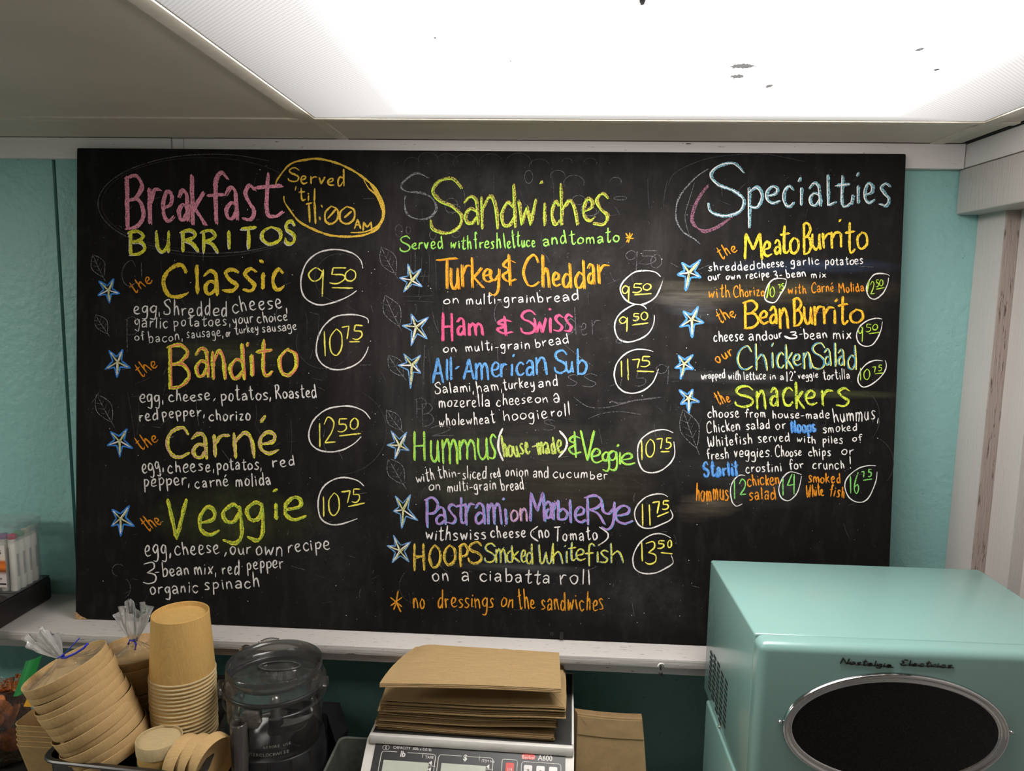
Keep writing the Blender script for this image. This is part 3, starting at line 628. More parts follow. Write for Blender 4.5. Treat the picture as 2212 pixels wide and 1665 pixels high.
# --- the small words before a name
for a in ('288 636 331 606 15 28', '303 817 343 790 16 31', '303 975 344 949 16 31', '318 1151 351 1127 17 33', '1556 561 1594 541 15 27', '1553 699 1592 681 15 28', '1551 877 1580 865 14 31'):
    write('article', None, [(OR, 2.9, 0, 0)], words='the '+a)
write('article', None, [(OR, 2.9, 0, 0)], words='our 1547 785 1587 765 15 16')
# --- ingredients
W1 = [(WH, 2.9, 0, 0)]; W2 = [(WH, 2.4, 0, 0)]; W3 = [(WH, 2.1, 0, 0)]
for st, rows in ((W1, 'egg, 287 678 347 677 18 30\nShredded 351 681 493 683 17 36\ncheese 501 677 611 663 20 36\n, 614 674 622 670 22 22'),
    (W2, 'garlic 289 705 365 708 15 25\npotatoes, 374 706 499 703 14 24\nyour 503 702 549 697 14 22\nchoice 555 698 623 692 13 25'),
    (W3, 'of 290 736 315 734 11 20\nbacon, 321 741 396 734 13 25\nsausage, 402 731 483 726 13 16\nor 488 727 500 726 10 14\nturkey 509 722 560 716 11 18\nsausage 566 718 642 712 12 14'),
    (W1, 'egg, 300 869 354 868 18 22\ncheese 363 867 455 864 15 27\n, 459 862 466 862 14 14\npotatos, 476 866 587 862 16 31\nRoasted 594 862 686 858 15 30'),
    (W1, 'red 300 910 343 908 15 25\npepper, 349 904 443 897 14 20\nchorizo 450 909 544 907 15 27'),
    (W1, 'egg, 306 1021 355 1014 19 24\ncheese, 361 1021 464 1016 17 27\npotatos, 467 1016 566 1012 15 25\nred 587 1009 640 1005 15 26'),
    (W1, 'pepper, 309 1051 411 1047 17 22\ncarné 420 1053 496 1049 15 20\nmolida 508 1051 588 1047 16 28'),
    (W1, 'egg, 312 1200 370 1198 22 26\ncheese 377 1200 475 1195 19 28\n, 482 1196 489 1196 16 16\nour 495 1196 544 1197 17 20\nown 551 1198 611 1200 20 22\nrecipe 621 1192 713 1186 17 22'),
    (W1, '- 336 1245 346 1243 18 18\nbean 350 1245 410 1239 16 33\nmix, 418 1241 469 1240 17 22\nred 478 1240 519 1240 16 31\npepper 532 1231 614 1226 16 20'),
    (W1, 'organic 323 1285 430 1278 17 22\nspinach 441 1275 563 1268 16 33'),
    (W2, 'on 956 657 993 656 12 14\nmulti-grain 1005 658 1158 653 13 24\nbread 1160 654 1251 648 13 25'),
    (W2, 'on 956 761 988 759 11 13\nmulti-grain 1004 760 1146 752 12 24\nbread 1155 750 1230 741 13 21'),
    (W2, 'Salami, 937 850 1025 846 14 26\nham, 1029 848 1085 843 15 27\nturkey 1087 842 1156 836 13 24\nand 1162 836 1208 834 13 27'),
    (W2, 'mozerella 947 879 1060 877 15 27\ncheese 1071 877 1151 870 14 26\non 1154 870 1186 869 12 14\na 1195 871 1210 870 19 19'),
    (W2, 'wholewheat 947 921 1070 914 13 28\nhoogie 1086 908 1184 903 15 25\nroll 1189 900 1233 897 13 30'),
    (W2, 'with 899 1042 941 1036 13 29\nthin- 947 1034 997 1028 13 27\nsliced 998 1034 1052 1034 14 27\nred 1059 1033 1083 1029 12 22\nonion 1091 1028 1143 1028 14 14\nand 1150 1030 1186 1031 15 28\ncucumber 1193 1031 1314 1035 13 18'),
    (W2, 'on 925 1059 953 1058 13 15\nmulti-grain 965 1062 1073 1057 14 21\nbread 1082 1061 1133 1057 14 27'),
    (W1, 'with 918 1164 975 1168 15 31\nswiss 978 1167 1052 1163 16 20\ncheese 1058 1161 1137 1160 14 27\nno 1163 1164 1189 1161 18 18\nTomato 1196 1168 1293 1166 16 31'),
    (W1, 'on 933 1256 973 1256 17 19\na 996 1255 1016 1255 20 20\nciabatta 1034 1254 1190 1261 18 31\nroll 1208 1262 1278 1261 22 35'),
    (W2, 'shredded 1529 585 1631 583 11 20\ncheese. 1634 580 1699 576 11 18\ngarlic 1706 573 1771 570 11 17\npotatoes 1781 573 1866 571 12 17'),
    (W2, 'our 1529 607 1559 601 10 11\nown 1567 604 1601 602 9 10\nrecipe 1610 602 1663 598 10 12\n3- 1671 602 1692 599 9 17\nbean 1697 600 1742 596 11 19\nmix 1750 600 1786 600 9 12'),
    (W2, 'cheese 1540 738 1608 735 14 26\nand 1616 735 1658 736 15 22\nour 1660 733 1691 729 12 14\n- 1727 728 1735 727 12 12\nbean 1735 733 1789 730 13 23\nmix 1797 732 1840 731 13 20'),
    (W3, 'wrapped 1514 819 1567 816 10 20\nwith 1573 820 1601 819 11 20\nlettuce 1606 820 1655 819 11 18\nin 1662 820 1677 819 10 12\na 1685 820 1693 820 9 9\n12" 1697 823 1722 822 11 21\nveggie 1723 819 1769 815 9 13\ntortilla 1777 821 1837 818 11 23'),
    (W2, 'choose 1527 902 1598 900 13 25\nfrom 1608 901 1656 901 12 18\nhouse-made 1667 903 1793 903 11 18\nhummus, 1799 912 1898 907 20 33'),
    (W2, 'Chicken 1525 935 1600 929 14 26\nsalad 1610 927 1665 926 13 22\nor 1674 928 1700 925 12 13\nsmoked 1776 934 1853 930 12 17'),
    (W2, 'Whitefish 1528 965 1626 958 13 24\nserved 1636 955 1706 953 13 19\nwith 1719 954 1763 958 10 18\npiles 1775 958 1822 957 12 18\nof 1840 954 1864 951 8 14'),
    (W2, 'fresh 1526 992 1576 990 12 24\nveggies. 1584 988 1668 986 14 16\nChoose 1673 987 1733 984 12 25\nchips 1745 986 1796 984 12 24\nor 1816 982 1846 980 11 12'),
    (W2, 'crostini 1610 1021 1690 1018 13 22\nfor 1704 1014 1737 1010 12 23\ncrunch 1754 1013 1826 1012 13 20\n! 1834 1012 1841 1011 24 26')):
    write('ingredient_line', None, st, words=rows)
ik = Ink(); ik.boxed('3', 308, 1213, 337, 1262, W1); ik.build('ingredient_line')
ik = Ink(); ik.boxed('(', 1146, 1135, 1164, 1170, W1); ik.boxed(')', 1291, 1137, 1315, 1179, W1); ik.build('ingredient_line')
ik = Ink(); ik.boxed('3', 1704, 715, 1722, 732, W2); ik.strokes([[(1694, 726), (1706, 731), (1720, 730)]], [(WH, 4, 0, 0)]); ik.build('ingredient_line')
write('ingredient_line', 'blue lettering among the white Snackers lines', [(DB, 6, 0, 1), (BL2, 2.8, 0, 0)], words='Hoops 1706 935 1765 930 17 29')
write('ingredient_line', 'blue lettering before crostini', [(DB, 6, 0, 1), (BL2, 2.8, 0, 0)], words='Starlit 1517 1029 1598 1026 20 33')
write('serving_note', 'green line reading served with fresh lettuce and tomato', [(SG, 2.8, 0, 0), (LM, 1.2, 1, -1)], boxes='S 862 509 887 545', words='erved 888 540 958 536 15 28\nwith 971 537 1021 538 13 28\nfresh 1023 537 1083 536 15 36\nlettuce 1088 536 1158 532 15 36\nand 1171 530 1226 527 16 28\ntomato 1229 528 1340 522 15 30')
OT = [(OR, 2.9, 0, 0), (TG, 1.2, 1, 0)]
write('serving_note', 'orange line reading no dressings on the sandwiches', OT, words='no 891 1314 919 1313 22 24\ndressings 944 1312 1068 1313 22 39\non 1079 1309 1110 1314 20 22\nthe 1119 1316 1157 1314 20 43\nsandwiches 1167 1317 1305 1318 24 41')
write('asterisk', 'orange asterisk before the no dressings line', OT, extra=([(860, 1276), (856, 1300)], [(844, 1290), (868, 1310)], [(868, 1290), (844, 1308)], [(856, 1300), (851, 1316)], [(856, 1300), (866, 1321)]))
write('asterisk', 'orange asterisk after tomato', OT, extra=([(1352, 504), (1359, 514)], [(1366, 505), (1358, 517)], [(1360, 503), (1360, 512)], [(1352, 513), (1368, 515)], [(1357, 516), (1353, 523)], [(1359, 516), (1357, 524)]))
O2 = [(OR, 2.5, 0, 0)]; O3 = [(OR, 2.9, 0, 0)]
write('option_line', None, O2, words='with 1529 643 1578 643 15 28\nChorizo 1583 642 1653 638 13 27')
write('option_line', None, O2, words='with 1701 634 1743 634 12 20\nCarné 1751 632 1802 630 13 22\nMolida 1811 633 1868 629 12 22')
write('option_line', None, O3, words='hommus 1502 1082 1575 1080 25 37'); write('option_line', None, O3, words='chicken 1613 1050 1685 1046 16 25\nsalad 1616 1080 1677 1079 18 27')
write('option_line', None, O3, words='smoked 1744 1042 1817 1042 14 23\nWhite 1741 1073 1781 1070 15 27\nfish 1790 1070 1826 1075 15 26')
# --- prices: a white ring with the figures in it
def price(label, ring, figs, under, col, rw=3.1, fw=3.0):
    p = Ink()
    for f in figs: p.boxed(f[0], *f[1:], [(col, fw, 0, 0)])
    if under: p.strokes([list(under)], [(col, fw, 0, 0)])
    po = p.build('price', label)
    r = Ink(); r.strokes([ring], [(WH, rw, 0, 0)]); ro = r.build('ring'); ro.parent = po
def from_(ox, oy, s, pts): return [(ox+x/s, oy+y/s) for x, y in pts]
def figs_(ox, oy, s, rows): return [(r[0], ox+r[1]/s, oy+r[3]/s, ox+r[2]/s, oy+r[4]/s) for r in rows]
A = (480, 600, 5.55)
price('yellow price 9.50 beside Classic', [(784, 579), (778, 561), (760, 546), (725, 539), (690, 545), (664, 565), (652, 592), (650, 618), (657, 640), (675, 654), (697, 658), (730, 650), (755, 639), (770, 628)], [('9', 665, 577, 701, 641), ('5', 710, 577, 749, 614), ('0', 745, 580, 770, 609)], ((717, 621), (762, 622)), YL)
price('yellow price 10.75 beside Bandito', from_(*A, [(1755, 540), (1740, 490), (1640, 450), (1500, 440), (1350, 470), (1220, 580), (1150, 720), (1130, 880), (1160, 990), (1250, 1070), (1380, 1100), (1530, 1070), (1650, 1000), (1720, 910), (1750, 830)]), figs_(*A, [('1', 1195, 1265, 635, 945), ('0', 1285, 1445, 605, 935), ('7', 1425, 1535, 570, 740), ('5', 1555, 1695, 560, 745)]), from_(*A, [(1525, 765), (1645, 765)]), YL)
A = (500, 860, 5.741)
price('yellow price 12.50 beside Carné', from_(*A, [(1720, 255), (1640, 160), (1500, 105), (1350, 100), (1180, 140), (1050, 240), (980, 350), (960, 470), (990, 570), (1080, 640), (1220, 665), (1380, 640), (1520, 560), (1610, 480)]), figs_(*A, [('1', 1070, 1120, 305, 610), ('2', 1135, 1305, 225, 560), ('5', 1305, 1445, 245, 425), ('0', 1465, 1580, 235, 395)]), from_(*A, [(1340, 465), (1600, 435)]), YL)
price('yellow price 10.75 beside Veggie', from_(*A, [(1645, 1085), (1560, 1020), (1400, 985), (1260, 1010), (1140, 1100), (1080, 1240), (1080, 1390), (1120, 1500), (1220, 1560), (1340, 1565), (1460, 1530), (1560, 1490)]), figs_(*A, [('1', 1120, 1165, 1210, 1475), ('0', 1200, 1345, 1165, 1460), ('7', 1355, 1485, 1140, 1305), ('5', 1485, 1605, 1115, 1300)]), from_(*A, [(1450, 1340), (1655, 1300)]), YL)
A = (1140, 600, 5.55)
price('yellow price 9.50 beside Turkey and Cheddar', [(1426.5, 597.5), (1416, 588), (1396, 584), (1372, 587), (1353, 601), (1342, 616), (1341, 631), (1353, 649), (1371, 657), (1392, 656), (1414, 643), (1426, 623), (1432, 605)], figs_(*A, [('9', 1120, 1225, 85, 305), ('5', 1245, 1380, 60, 185), ('0', 1375, 1485, 60, 155)]), from_(*A, [(1280, 205), (1480, 185)]), YL, 2.9, 2.7)
price('yellow price 9.50 beside Ham and Swiss', from_(*A, [(1420, 375), (1390, 340), (1300, 320), (1180, 370), (1090, 450), (1045, 550), (1050, 650), (1100, 740), (1200, 770), (1330, 740), (1430, 680), (1490, 600), (1515, 520), (1515, 450)]), figs_(*A, [('9', 1085, 1205, 460, 650), ('5', 1250, 1345, 420, 520), ('0', 1350, 1445, 400, 510)]), from_(*A, [(1255, 565), (1445, 540)]), YL, 2.9, 2.7)
price('yellow price 11.75 beside All-American Sub', from_(*A, [(1500, 885), (1420, 860), (1290, 860), (1170, 910), (1080, 1010), (1040, 1120), (1045, 1220), (1090, 1310), (1170, 1370), (1280, 1380), (1400, 1340), (1490, 1260), (1540, 1170), (1565, 1090)]), figs_(*A, [('1', 1105, 1145, 990, 1195), ('1', 1170, 1230, 965, 1230), ('7', 1240, 1350, 965, 1090), ('5', 1345, 1475, 935, 1075)]), from_(*A, [(1310, 1115), (1515, 1125)]), YL, 2.9, 2.7)
A = (1140, 850, 6.144)
price('yellow price 10.75 beside Hummus', from_(*A, [(1930, 520), (1860, 490), (1770, 480), (1640, 510), (1520, 590), (1465, 690), (1460, 800), (1480, 920), (1540, 1020), (1640, 1050), (1760, 1020), (1870, 940), (1930, 860), (1950, 780), (1940, 640)]), figs_(*A, [('1', 1485, 1540, 615, 885), ('0', 1560, 1690, 595, 850), ('7', 1700, 1795, 585, 740), ('5', 1815, 1915, 580, 740)]), from_(*A, [(1765, 770), (1880, 770)]), YL, 2.9, 2.7)
A = (1140, 1050, 5.742)
price('yellow price 11.75 beside Pastrami', from_(*A, [(1735, 130), (1680, 100), (1590, 95), (1480, 130), (1380, 210), (1330, 300), (1330, 390), (1370, 470), (1440, 515), (1540, 515), (1660, 470), (1760, 420), (1800, 370), (1770, 290)]), figs_(*A, [('1', 1405, 1445, 210, 500), ('1', 1480, 1545, 220, 495), ('7', 1535, 1645, 180, 345), ('5', 1655, 1760, 170, 295)]), from_(*A, [(1605, 375), (1750, 320)]), YL, 2.8, 3.0)
price('yellow price 13.50 beside Smoked Whitefish', from_(*A, [(1770, 640), (1700, 600), (1620, 585), (1520, 605), (1410, 680), (1330, 800), (1305, 900), (1320, 1000), (1380, 1060), (1480, 1085), (1600, 1070), (1720, 1010), (1800, 950), (1780, 860)]), figs_(*A, [('1', 1400, 1435, 690, 940), ('3', 1445, 1595, 680, 975), ('5', 1600, 1705, 665, 780), ('0', 1725, 1795, 655, 770)]), from_(*A, [(1655, 825), (1795, 840)]), YL, 2.8, 3.0)
A = (1440, 530, 6.66)
price('small green price 10.75 beside with Chorizo', from_(*A, [(1720, 490), (1640, 475), (1540, 490), (1470, 550), (1430, 640), (1410, 730), (1430, 790), (1500, 825), (1570, 805), (1640, 700), (1700, 590), (1725, 510)]), figs_(*A, [('0', 1480, 1560, 585, 750), ('7', 1590, 1645, 555, 625), ('5', 1638, 1695, 540, 640)])+[], from_(*A, [(1625, 672), (1665, 665)]), LM, 2.7, 2.2)
ik = Ink(); ik.strokes([from_(*A, [(1478, 550), (1440, 755)])], [(LM, 3.4, 0, 0)]); ik.build('price')
A = (1660, 530, 6.66)
price('small green price 12.50 beside Carné Molida', from_(*A, [(1735, 440), (1710, 415), (1600, 405), (1510, 425), (1440, 520), (1405, 620), (1430, 720), (1490, 770), (1560, 760), (1650, 680), (1710, 560), (1725, 470)]), figs_(*A, [('2', 1455, 1535, 505, 705), ('5', 1535, 1595, 485, 605), ('0', 1588, 1655, 485, 590)]), from_(*A, [(1550, 630), (1665, 605)]), LM, 2.5, 2.2)
ik = Ink(); ik.strokes([from_(*A, [(1440, 505), (1420, 680)])], [(LM, 3.4, 0, 0)]); ik.build('price')
price('small green price 9.50 beside BeanBurrito', from_(*A, [(1630, 1060), (1550, 1045), (1420, 1080), (1320, 1160), (1270, 1260), (1275, 1350), (1320, 1420), (1400, 1455), (1490, 1430), (1570, 1330), (1620, 1200), (1635, 1100)]), figs_(*A, [('9', 1280, 1365, 1155, 1395), ('5', 1390, 1485, 1125, 1250), ('0', 1490, 1575, 1125, 1225)]), from_(*A, [(1445, 1270), (1600, 1250)]), LM, 2.5, 2.1)
A = (1660, 720, 6.936)
price('small green price 10.75 beside Chicken Salad', from_(*A, [(1710, 415), (1610, 400), (1490, 440), (1400, 530), (1345, 640), (1340, 720), (1390, 790), (1460, 800), (1560, 750), (1660, 670), (1740, 570), (1765, 480), (1745, 405)]), figs_(*A, [('1', 1365, 1390, 510, 710), ('0', 1420, 1525, 525, 700), ('7', 1540, 1615, 490, 595), ('5', 1635, 1710, 465, 570)]), from_(*A, [(1595, 605), (1720, 590)]), LM, 2.4, 2.2)
A = (1440, 860, 6.404)
price('green price 12 beside hommus', from_(*A, [(1080, 1070), (1010, 1065), (940, 1120), (890, 1220), (885, 1330), (910, 1440), (960, 1490), (1010, 1480), (1045, 1460)]), figs_(*A, [('1', 925, 950, 1115, 1400), ('2', 995, 1115, 1110, 1340)]), None, SG, 2.3, 2.7)
A = (1660, 860, 6.403)
price('green price 14 beside chicken salad', from_(*A, [(450, 1055), (400, 1035), (300, 1020), (220, 1070), (160, 1170), (140, 1270), (170, 1370), (240, 1415), (310, 1400), (390, 1310), (435, 1190), (455, 1080)]), figs_(*A, [('1', 188, 215, 1085, 1350), ('4', 245, 380, 1040, 1335)]), None, SG, 2.3, 2.7)
price('green price 16.75 beside smoked white fish', from_(*A, [(1480, 935), (1380, 930), (1250, 965), (1120, 1060), (1060, 1160), (1060, 1260), (1110, 1370), (1200, 1430), (1290, 1435), (1370, 1390), (1440, 1260), (1490, 1120), (1500, 1020)]), figs_(*A, [('1', 1122, 1145, 1065, 1325), ('6', 1175, 1260, 1015, 1325), ('7', 1275, 1335, 1005, 1100), ('5', 1365, 1435, 970, 1095)]), from_(*A, [(1310, 1135), (1430, 1115)]), SG, 2.3, 2.6)
# --- stars
STARS = [((234, 627), (246, 602), (259, 634), (237, 655), (212, 638), (214, 607)), ((254, 782), (265, 755), (282, 795), (253, 815), (227, 798), (236, 757)), ((258, 952), (275, 926), (287, 968), (259, 987), (232, 962), (239, 932)), ((260, 1120), (280, 1092), (291, 1136), (261, 1158), (241, 1136), (242, 1100)),
 ((889, 605), (910, 580), (912, 619), (872, 631), (863, 600), (881, 570)), ((898, 706), (926, 685), (923, 732), (888, 747), (869, 703), (888, 678)), ((889, 788), (909, 767), (909, 806), (887, 839), (860, 789), (872, 764)), ((863, 962), (879, 933), (884, 973), (853, 991), (836, 961), (845, 930)), ((870, 1100), (887, 1068), (903, 1124), (868, 1142), (850, 1104), (854, 1071)), ((864, 1189), (887, 1170), (884, 1213), (847, 1215), (836, 1178), (850, 1156)),
 ((1488, 588), (1513, 561), (1514, 599), (1481, 628), (1463, 593), (1473, 567)), ((1494, 690), (1508, 662), (1520, 697), (1495, 729), (1468, 706), (1476, 672)), ((1477, 785), (1497, 766), (1498, 798), (1470, 819), (1458, 795), (1465, 767)), ((1487, 860), (1497, 841), (1511, 868), (1488, 892), (1470, 873), (1467, 842))]
for k, st in enumerate(STARS):
    c, tips = st[0], st[1:]; ik = Ink(); blue = DB if k < 4 else BL2 if k < 10 else BLU; bw = 3.6 if k < 4 else 2.6 if k < 10 else 4.4
    for i in range(5):
        a, b = tips[i], tips[(i+1) % 5]
        q = (c[0]+((a[0]+b[0])/2-c[0])*.44, c[1]+((a[1]+b[1])/2-c[1])*.44)
        ik.line([a, q], bw, blue, 0); ik.line([q, b], bw, blue, 0)
    for i in range(5):
        m_ = WH if (i+k) % 2 else CR_
        ik.line([(c[0]+RC.uniform(-1, 1), c[1]+RC.uniform(-1, 1)), ((c[0]+tips[i][0]*5)/6, (c[1]+tips[i][1]*5)/6)], 2.8, m_, 1)
        if i % 2 == 0: ik.line([(c[0]+2, c[1]+2), (c[0]*.3+tips[i][0]*.7+2, c[1]*.3+tips[i][1]*.7+1)], 2.0, PY, 2)
    ik.build('star')
# --- half-wiped old drawing: leaves, rings, loops
LEAVES = [(201, 550, 228, 607, 15), (207, 680, 237, 727, 13), (209, 852, 248, 922, 17), (824, 534, 860, 602, 17), (832, 638, 868, 716, 18), (839, 767, 877, 821, 15), (835, 886, 873, 936, 14), (839, 990, 878, 1056, 18), (1475, 885, 1510, 981, 20)]
for (x0, y0, x1, y1, w) in LEAVES:
    ik = Ink(); L = math.hypot(x1-x0, y1-y0); tx, ty = (x1-x0)/L, (y1-y0)/L; nx_, ny_ = -ty, tx
    P = lambda t, o: (x0+tx*L*t+nx_*o+RC.uniform(-.6, .6), y0+ty*L*t+ny_*o+RC.uniform(-.6, .6))
    for sg in (1, -1):
        ik.line([P(0, 0), P(.2, sg*w*.7), P(.42, sg*w), P(.66, sg*w*.6), P(.84, sg*1)], 1.5, GH3, 0)
        for k in range(3): ik.line([P(.3+.16*k, 0), P(.18+.16*k, sg*w*.62)], 1.1, GH, 0)
    ik.line([P(.06, 0), P(.5, 1), P(1, 0)], 1.4, GH3, 0)
    ik.build('faint_leaf')
ik = Ink()
def ell(cx, cy, rx, ry, a0, a1, n=14, rot=0):
    o = []
    for i in range(n+1):
        a = math.radians(a0+(a1-a0)*i/n); x, y = rx*math.cos(a), ry*math.sin(a)
        o.append((cx+x*math.cos(rot)-y*math.sin(rot), cy+x*math.sin(rot)+y*math.cos(rot)))
    return o
ik.line(ell(458, 440, 246, 107, 40, 300), 1.8, GH, 0); ik.line(ell(455, 438, 240, 116, 30, 130), 1.4, GH2, 0); ik.line(ell(440, 440, 220, 100, 100, 330), 1.3, GH2, 0); ik.line(ell(470, 455, 250, 92, 30, 170), 1.2, GH2, 0)
for d in (0, 2, -2): ik.line([(925+d, 384), (901, 374+d), (878+d, 387), (866, 403+d), (880, 414), (907, 416+d), (932, 427), (943+d, 450), (928, 470+d), (901, 473), (879+d, 461), (874, 437), (876+d, 423)], 1.6, GH3, 0)
ik.build('faint_ring')
ik = Ink()
ik.line([(1443, 400), (1460, 372), (1520, 345), (1590, 334), (1660, 334), (1737, 349)], 1.4, GH2, 0)
for d in (0, 1.5): ik.line([(1530-d, 365), (1500, 386), (1469-d, 424), (1460, 455), (1463-d, 479), (1476, 501), (1500+d, 517), (1512, 527)], 2.4, GH3, 0)
ik.line([(1500, 395), (1490, 428), (1480, 463), (1482, 485), (1490, 510)], 1.6, GH, 0)
for d in (0, 2.2, -2, 3.5): ik.line([(1530, 400+d), (1512+d, 422), (1499+d, 449), (1494+d, 472), (1500+d, 488), (1518, 498+d), (1536, 496+d), (1560, 483+d), (1583, 468)], 2.2, GP, 0)
ik.build('faint_ring')
ik = Ink()     # loops, old figures and scratches left between the lines
for (x, y, r) in ((890, 352, 16), (925, 346, 22), (965, 350, 24), (1005, 352, 26), (1060, 352, 26), (1120, 352, 28), (1165, 360, 22), (1205, 380, 16), (1240, 395, 22), (1275, 352, 14), (1225, 350, 11), (1330, 392, 12)): ik.line(ell(x, y, r, r*.75, 170+RC.uniform(-20, 10), 370+RC.uniform(-40, 20), 9), 1.2, GH2 if y < 380 else GH, 0)
for (x, y, rx, ry) in ((1340, 428, 14, 4), (862, 498, 8, 13), (882, 497, 5, 8), (935, 508, 7, 9), (985, 506, 9, 7), (1142, 382, 9, 14), (1275, 452, 20, 14), (1272, 457, 17, 10), (1250, 432, 14, 10), (975, 445, 14, 17), (978, 450, 16, 9)): ik.line(ell(x, y, rx, ry, 0, 380, 12), 1.3, GH, 0)
for (x0, y0, x1, y1) in ((1066, 376, 1070, 470), (1123, 410, 1140, 450), (1190, 370, 1196, 440), (1399, 385, 1402, 450), (1442, 385, 1432, 455), (1002, 412, 1004, 450), (887, 544, 886, 600), (897, 545, 894, 620), (912, 545, 913, 610), (927, 546, 926, 610), (939, 548, 942, 625), (1170, 500, 1172, 548), (870, 640, 938, 638), (874, 650, 940, 653), (898, 655, 896, 680), (958, 655, 959, 680), (970, 656, 971, 690), (934, 672, 948, 718), (944, 690, 946, 718), (902, 740, 903, 800), (918, 745, 916, 830), (908, 760, 914, 840), (925, 755, 930, 830), (660, 675, 662, 720), (690, 677, 688, 730), (668, 674, 690, 680), (276, 846, 292, 945), (300, 868, 296, 940), (276, 690, 275, 760), (430, 700, 424, 750), (425, 855, 430, 920), (553, 874, 551, 920), (555, 920, 568, 945), (628, 905, 628, 990), (622, 954, 642, 953), (1075, 748, 1076, 780), (1105, 840, 1120, 800), (1220, 745, 1280, 790)):
    ik.line([(x0, y0), ((x0+x1)/2+RC.uniform(-3, 3), (y0+y1)/2+RC.uniform(-2, 2)), (x1, y1)], 1.3, RC.choice([GH, GH2, GH2]), 0)
GS = [(GH, 1.8, 0, 0)]
for r in parse('e 1254 697 1270 725\nr 1277 690 1297 725\nd 1220 662 1246 724\ns 1222 808 1250 834\ns 1256 806 1291 836\n5 1370 803 1398 835\n9 1415 786 1446 830\n9 1350 540 1378 585\n5 1380 540 1420 572\n0 1405 548 1430 580\nC 262 562 296 618\nl 303 566 309 600\nP 895 858 922 905\nB 908 870 938 922\nP 268 683 302 758\n2 928 918 982 942\nC 1066 650 1090 700\n0 1330 730 1346 742\nS 1172 905 1200 930\n8 0 0 0 0' .replace('\n8 0 0 0 0', '')): ik.boxed(r[0], *[float(v) for v in r[1:]], GS)
ik.line([(1320, 866), (1340, 871), (1370, 865), (1428, 858)], 3, GH, 0); ik.line([(1240, 858), (1270, 878), (1310, 880), (1360, 868)], 2, GH, 0); ik.line([(1270, 905), (1300, 893), (1340, 889), (1385, 895)], 1.6, GH, 0)
ik.line(ell(700, 740, 60, 56, 20, 200), 1.5, GH2, 0); ik.line(ell(735, 600, 55, 52, 90, 330), 1.6, GH2, 0); ik.line(ell(730, 930, 105, 95, -60, 90), 1.4, GH2, 0); ik.line(ell(1860, 900, 40, 56, -80, 60), 1.3, GH2, 0); ik.line(ell(1870, 1000, 60, 60, -60, 40), 1.2, GH2, 0)
ik.line(ell(256, 1231, 13, 13, 100, 320), 1.5, GH, 0); ik.line(ell(268, 1270, 14, 20, -70, 80), 1.5, GH, 0); ik.line(ell(905, 1265, 42, 40, 110, 230), 1.4, GH2, 0)
for _ in range(260):   # short scratches
    x, y = RC.uniform(200, 1880), RC.uniform(380, 1330)
    if x > 1500 and y > 1150: continue
    a = RC.choice([RC.gauss(1.5, .3), RC.gauss(0, .4), RC.uniform(0, 3.1)]); l = RC.uniform(6, 34); b = RC.uniform(-6, 6)
    ik.line([(x, y), (x+l*.5*math.cos(a)+b*.4, y+l*.5*math.sin(a)), (x+l*math.cos(a), y+l*math.sin(a))], RC.uniform(.8, 1.5), RC.choice([GH, GH2, GH2]), 0)
tag(ik.build('old_scribble', 'half-wiped grey scribbles and scratches'), kind='stuff')
ik = Ink()    # loose specks of chalk
for _ in range(1500):
    x, y = RC.uniform(190, 1900), RC.uniform(350, 1355)
    if x > 1500 and y > 1200: continue
    if RC.random() < .5: x = RC.gauss(1120, 330); y = RC.uniform(540, 1350)
    if not (180 < x < 1900): continue
    r = RC.uniform(.45, 1.1); a = RC.uniform(0, 3)
    ik.line([(x, y), (x+r*1.6*math.cos(a), y+r*1.6*math.sin(a))], r*1.6, RC.choice([GH3, GH, GH, WH]) if r > .9 else RC.choice([GH, GH3]), 0)
tag(ik.build('chalk_dust', 'loose specks of chalk'), kind='stuff')
# ================================================================== things on the shelf, left
BLACKBOX = plain('black_box_plastic', (.012, .008, .008), .45, vary=.3)
bx = thing('storage_box', 'low black box under the marker case at the end of the shelf', 'box', (-1.15, -.1, ZS))
mb = MB(); mb.box((-1.32, -.21, ZS+.0005), (-1.010, -.024, 1.207), bev=.006, seg=3); mb.build('body', BLACKBOX, bx, wn=True)
mb = MB(); mb.box((-1.318, -.2085, 1.2071), (-1.012, -.026, 1.2088), bev=.0007); mb.build('lid', BLACKBOX, bx)
CX0, CX1, CY0, CY1, CZ0, CZ1 = -1.115, -1.0105, -.122, -.046, 1.2092, 1.338
cs = thing('marker_case', 'clear plastic case full of white markers standing on the black box', 'case', ((CX0+CX1)/2, (CY0+CY1)/2, CZ0))
CLR = see_through('clear_case_plastic', (.97, .97, .97), .10, .30, .04, (.75, .75, .75), 0, .35)
def shell(x0, x1, y0, y1, z0, z1, top):
    mb = MB(); t = .0012; r = .006
    def ring(z, ins):
        o = []
        for (cx, cy, a0) in ((x1-r, y1-r, 0), (x0+r, y1-r, 90), (x0+r, y0+r, 180), (x1-r, y0+r, 270)):
            for k in range(5):
                a = math.radians(a0+k*22.5); o.append((cx+(r-ins)*math.cos(a), cy+(r-ins)*math.sin(a), z))
        return o
    zs = [(z0, 0), (z1, 0), (z1, t), (z0+t, t)] if not top else [(z1, 0), (z0, 0), (z0, t), (z1-t, t)]
    vs = []; fs = []
    for z, i in zs: vs += ring(z, i)
    n = 20
    for k in range(3):
        for j in range(n): fs.append((k*n+j, k*n+(j+1) % n, (k+1)*n+(j+1) % n, (k+1)*n+j))
    fs.append(tuple(range(n))); fs.append(tuple(3*n+j for j in range(n)))
    mb.add(vs, fs); return mb
shell(CX0, CX1, CY0, CY1, CZ0, CZ1-.012, False).build('tub', CLR, cs)
lm = shell(CX0-.003, CX1+.003, CY0-.003, CY1+.003, CZ1-.026, CZ1+.004, True)
